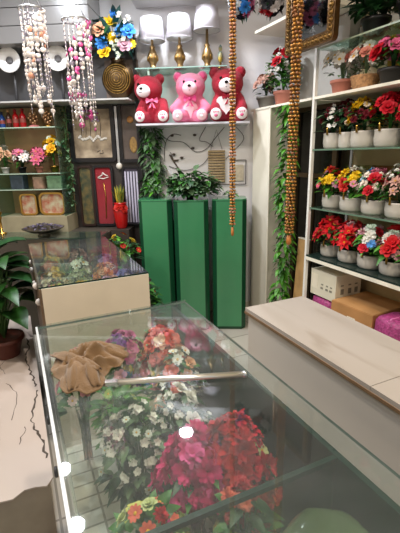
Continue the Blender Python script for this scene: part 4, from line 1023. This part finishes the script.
pearl = mat('pearl_shell','#e8e0dc',.2,coat=.5,var=.12,scale=30)
pinkp = mat('pink_shell','#d8559c',.3,var=.2,scale=30); greyp = mat('grey_shell','#8e8898',.25,var=.3,scale=30); peachp = mat('peach_shell','#d89a80',.3)
def shell_mobile(label, x, y, zt, zb, R, seed, mats):
    r = random.Random(seed); t = thing('shell_mobile', label, 'mobile', (x,y,zt), .3, 'shell mobiles')
    MB().torus((0,0,0), R, .0045, 'z', 24, 6).build('hoop', alu, t)
    b = MB()
    for k in range(3):
        a = 2*PI*k/3; b.tube([(R*math.cos(a),R*math.sin(a),0),(0,0,.11)], .0018, 4)
    b.tube([(0,0,.11),(0,0,2.849-zt)], .0018, 4); b.build('hanger', alu, t)
    for k in range(14):
        a = 2*PI*k/14; q = R*(.98 if k%2 else .9); L = (zt-zb)*(1-.35*((k*5)%14)/14)
        st = MB(); st.tube([(q*math.cos(a),q*math.sin(a),0),(q*math.cos(a),q*math.sin(a),-L)], .0012, 4)
        b = MB(); b.add(st.v, st.f, 0, None, True); n = int(L/.021)
        for i in range(n):
            z = -.006-i*.021-r.uniform(0,.006); helix = math.cos(a-z*13) > .35
            sz = r.uniform(.011,.016) if helix else r.uniform(.004,.0065)
            M = Matrix.Translation((q*math.cos(a),q*math.sin(a),z)) @ Matrix.Rotation(a+r.uniform(-1,1),4,'Z') @ Matrix.Rotation(PI/2+r.uniform(-.5,.5),4,'Y')
            b.lathe([(sz*.5,-.003),(sz,0),(sz*.5,.003)], 8, (0,0,0), (0 if r.random()<.6 else r.randrange(1,len(mats))) if helix else r.choice([0,len(mats)-1]), M)
        b.build('shell_chain', mats, t)
    return t
shell_mobile('white shell mobile hanging before the dark wall bay', .185, 2.2, 2.15, 1.68, .055, 1, [pearl, pearl, pearl, peachp, greyp])
shell_mobile('white and pink shell mobile hanging beside the ornate gold vase', .378, 2.2, 2.125, 1.60, .062, 2, [pearl, pinkp, pinkp, pinkp, pearl, greyp])
def hanging_ball(label, loc, heads, R, seed, lv):
    r = random.Random(seed); t = thing('hanging_bouquet', label, 'hanging bouquet', loc, 0)
    MB().tube([(0,0,0),(0,0,2.849-loc[2])], .002, 4).build('cord', alu, t)
    MB().sphere((0,0,0), R*.7, 12, 8).build('moss_ball', mat('dark_moss','#26261f',.9,var=.4,scale=40), t)
    lf = MB(); lst = []
    for k,h,n,s in heads: lst += [(k,h,s)]*n
    r.shuffle(lst); N_ = len(lst)
    for i,(k,h,s) in enumerate(lst):
        z = 1-2*(i+.5)/N_; q = math.sqrt(1-z*z); a = i*2.4; d = Vector((q*math.cos(a),q*math.sin(a),z))
        place('flower_head', flower(k,h), t, Matrix.Translation(d*R*.72) @ orient(d, r.uniform(0,6)) @ Matrix.Scale(s,4))
        lf.leaf(d*R*.6, d+Vector((r.uniform(-.6,.6),r.uniform(-.6,.6),0)), R*.6, R*.25, .2, .3, i%2)
    lf.build('foliage', lv, t)
hanging_ball('hanging flower ball of blue, pink and white blooms above the red bear', (1.48,2.52,2.42), [('ball',BLU,6,.042),('ball','#d87aa8',5,.036),('ball','#dfe4ea',5,.034),('rose','#2a2c40',4,.04)], .095, 5, [leafT,leafD])
hanging_ball('hanging dark flower ball with red and white blooms by the gilt mirror', (1.53,2.26,2.36), [('ball','#b8202c',5,.034),('ball','#e8e0e0',7,.034),('rose','#26262c',6,.036)], .085, 6, [leafD,black])

# ------------------------------------------------------------------ ceiling lamps and added fill lamps
def downlight(label, x, y, power, col, r_=.045, e=60, sp=.06):
    t = thing('ceiling_light', label, 'ceiling light', (x,y,2.85), 0, 'ceiling downlights')
    MB().torus((0,0,-.008), r_+.012, .008, 'z', 24, 6).build('rim', white_metal, t)
    m = mat('lit_lens_%d' % e, '#eaf2ff', emit=e)
    MB().lathe([(r_,-.012),(r_*.6,-.02),(.002,-.022)], 20).build('lens', m, t)
    L = bpy.data.lights.new('downlight', 'AREA'); L.shape = 'DISK'; L.size = sp*2; L.energy = power; L.color = col
    o = bpy.data.objects.new('downlight_lamp', L); COL.objects.link(o); o.location = (x,y,2.82)
COOL = (.90,.94,1.0); WARM = (1.0,.86,.66)
downlight('ceiling downlight above the green pedestals', 1.185, 2.99, 18, COOL, .045, 90)
downlight('ceiling downlight above the second glass counter, deeper in the shop', .07, 3.03, 22, COOL, .06, 90)
downlight('ceiling downlight above the second glass counter, nearer the street', .09, 2.43, 16, COOL, .06, 90)
downlight('added fill downlight above the aisle beside the white marble-top counter', .80, .9, 12, WARM, .05, 30)  # unseen lamp, added to brighten the aisle and white counter front
downlight('added fill downlight above the plinth side aisle', -.9, 1.9, 26, (1,.95,.9), .05, 30)  # added out of view to light the door pilaster from the left
downlight('added fill downlight above the front glass counter', .35, 1.5, 27, (1,.88,.74), .05, 30)  # extra lamp, put in to brighten the flowers under the glass
downlight('added fill downlight by the shop entrance', .72, -.35, 34, WARM, .05, 30)  # added warm fill behind the camera, aimed along the aisle

# daylight from the open shop front behind the camera
w = bpy.data.worlds.new('World'); SC.world = w; w.use_nodes = True
w.node_tree.nodes['Background'].inputs['Color'].default_value = (.80,.84,.90,1); w.node_tree.nodes['Background'].inputs['Strength'].default_value = .7

# ------------------------------------------------------------------ camera: 26 mm equivalent, tilted down and panned
cam = bpy.data.cameras.new('Camera'); cam.sensor_fit = 'VERTICAL'; cam.sensor_height = 36; cam.lens = 400/533*36; cam.clip_start = .02
co = bpy.data.objects.new('Camera', cam); COL.objects.link(co)
rt = Vector((0.9071291929, -0.4203454440, -0.0206478816)); up = Vector((0.1319760616, 0.2375389, 0.9623708)); fw = Vector((0.3996235059, 0.8757196751, -0.2709540630))
M = Matrix((( rt.x, up.x, -fw.x, 0), (rt.y, up.y, -fw.y, 0), (rt.z, up.z, -fw.z, 1.5), (0,0,0,1)))
co.matrix_world = M
SC.camera = co
SC.view_settings.view_transform = 'Standard'; SC.view_settings.look = 'None'; SC.view_settings.gamma = 1; SC.view_settings.use_curve_mapping = False
SC.view_settings.exposure = -0.08
SC.cycles.transparent_max_bounces = 24; SC.cycles.max_bounces = 10; SC.cycles.use_denoising = True
SC.cycles.sample_clamp_indirect = 6
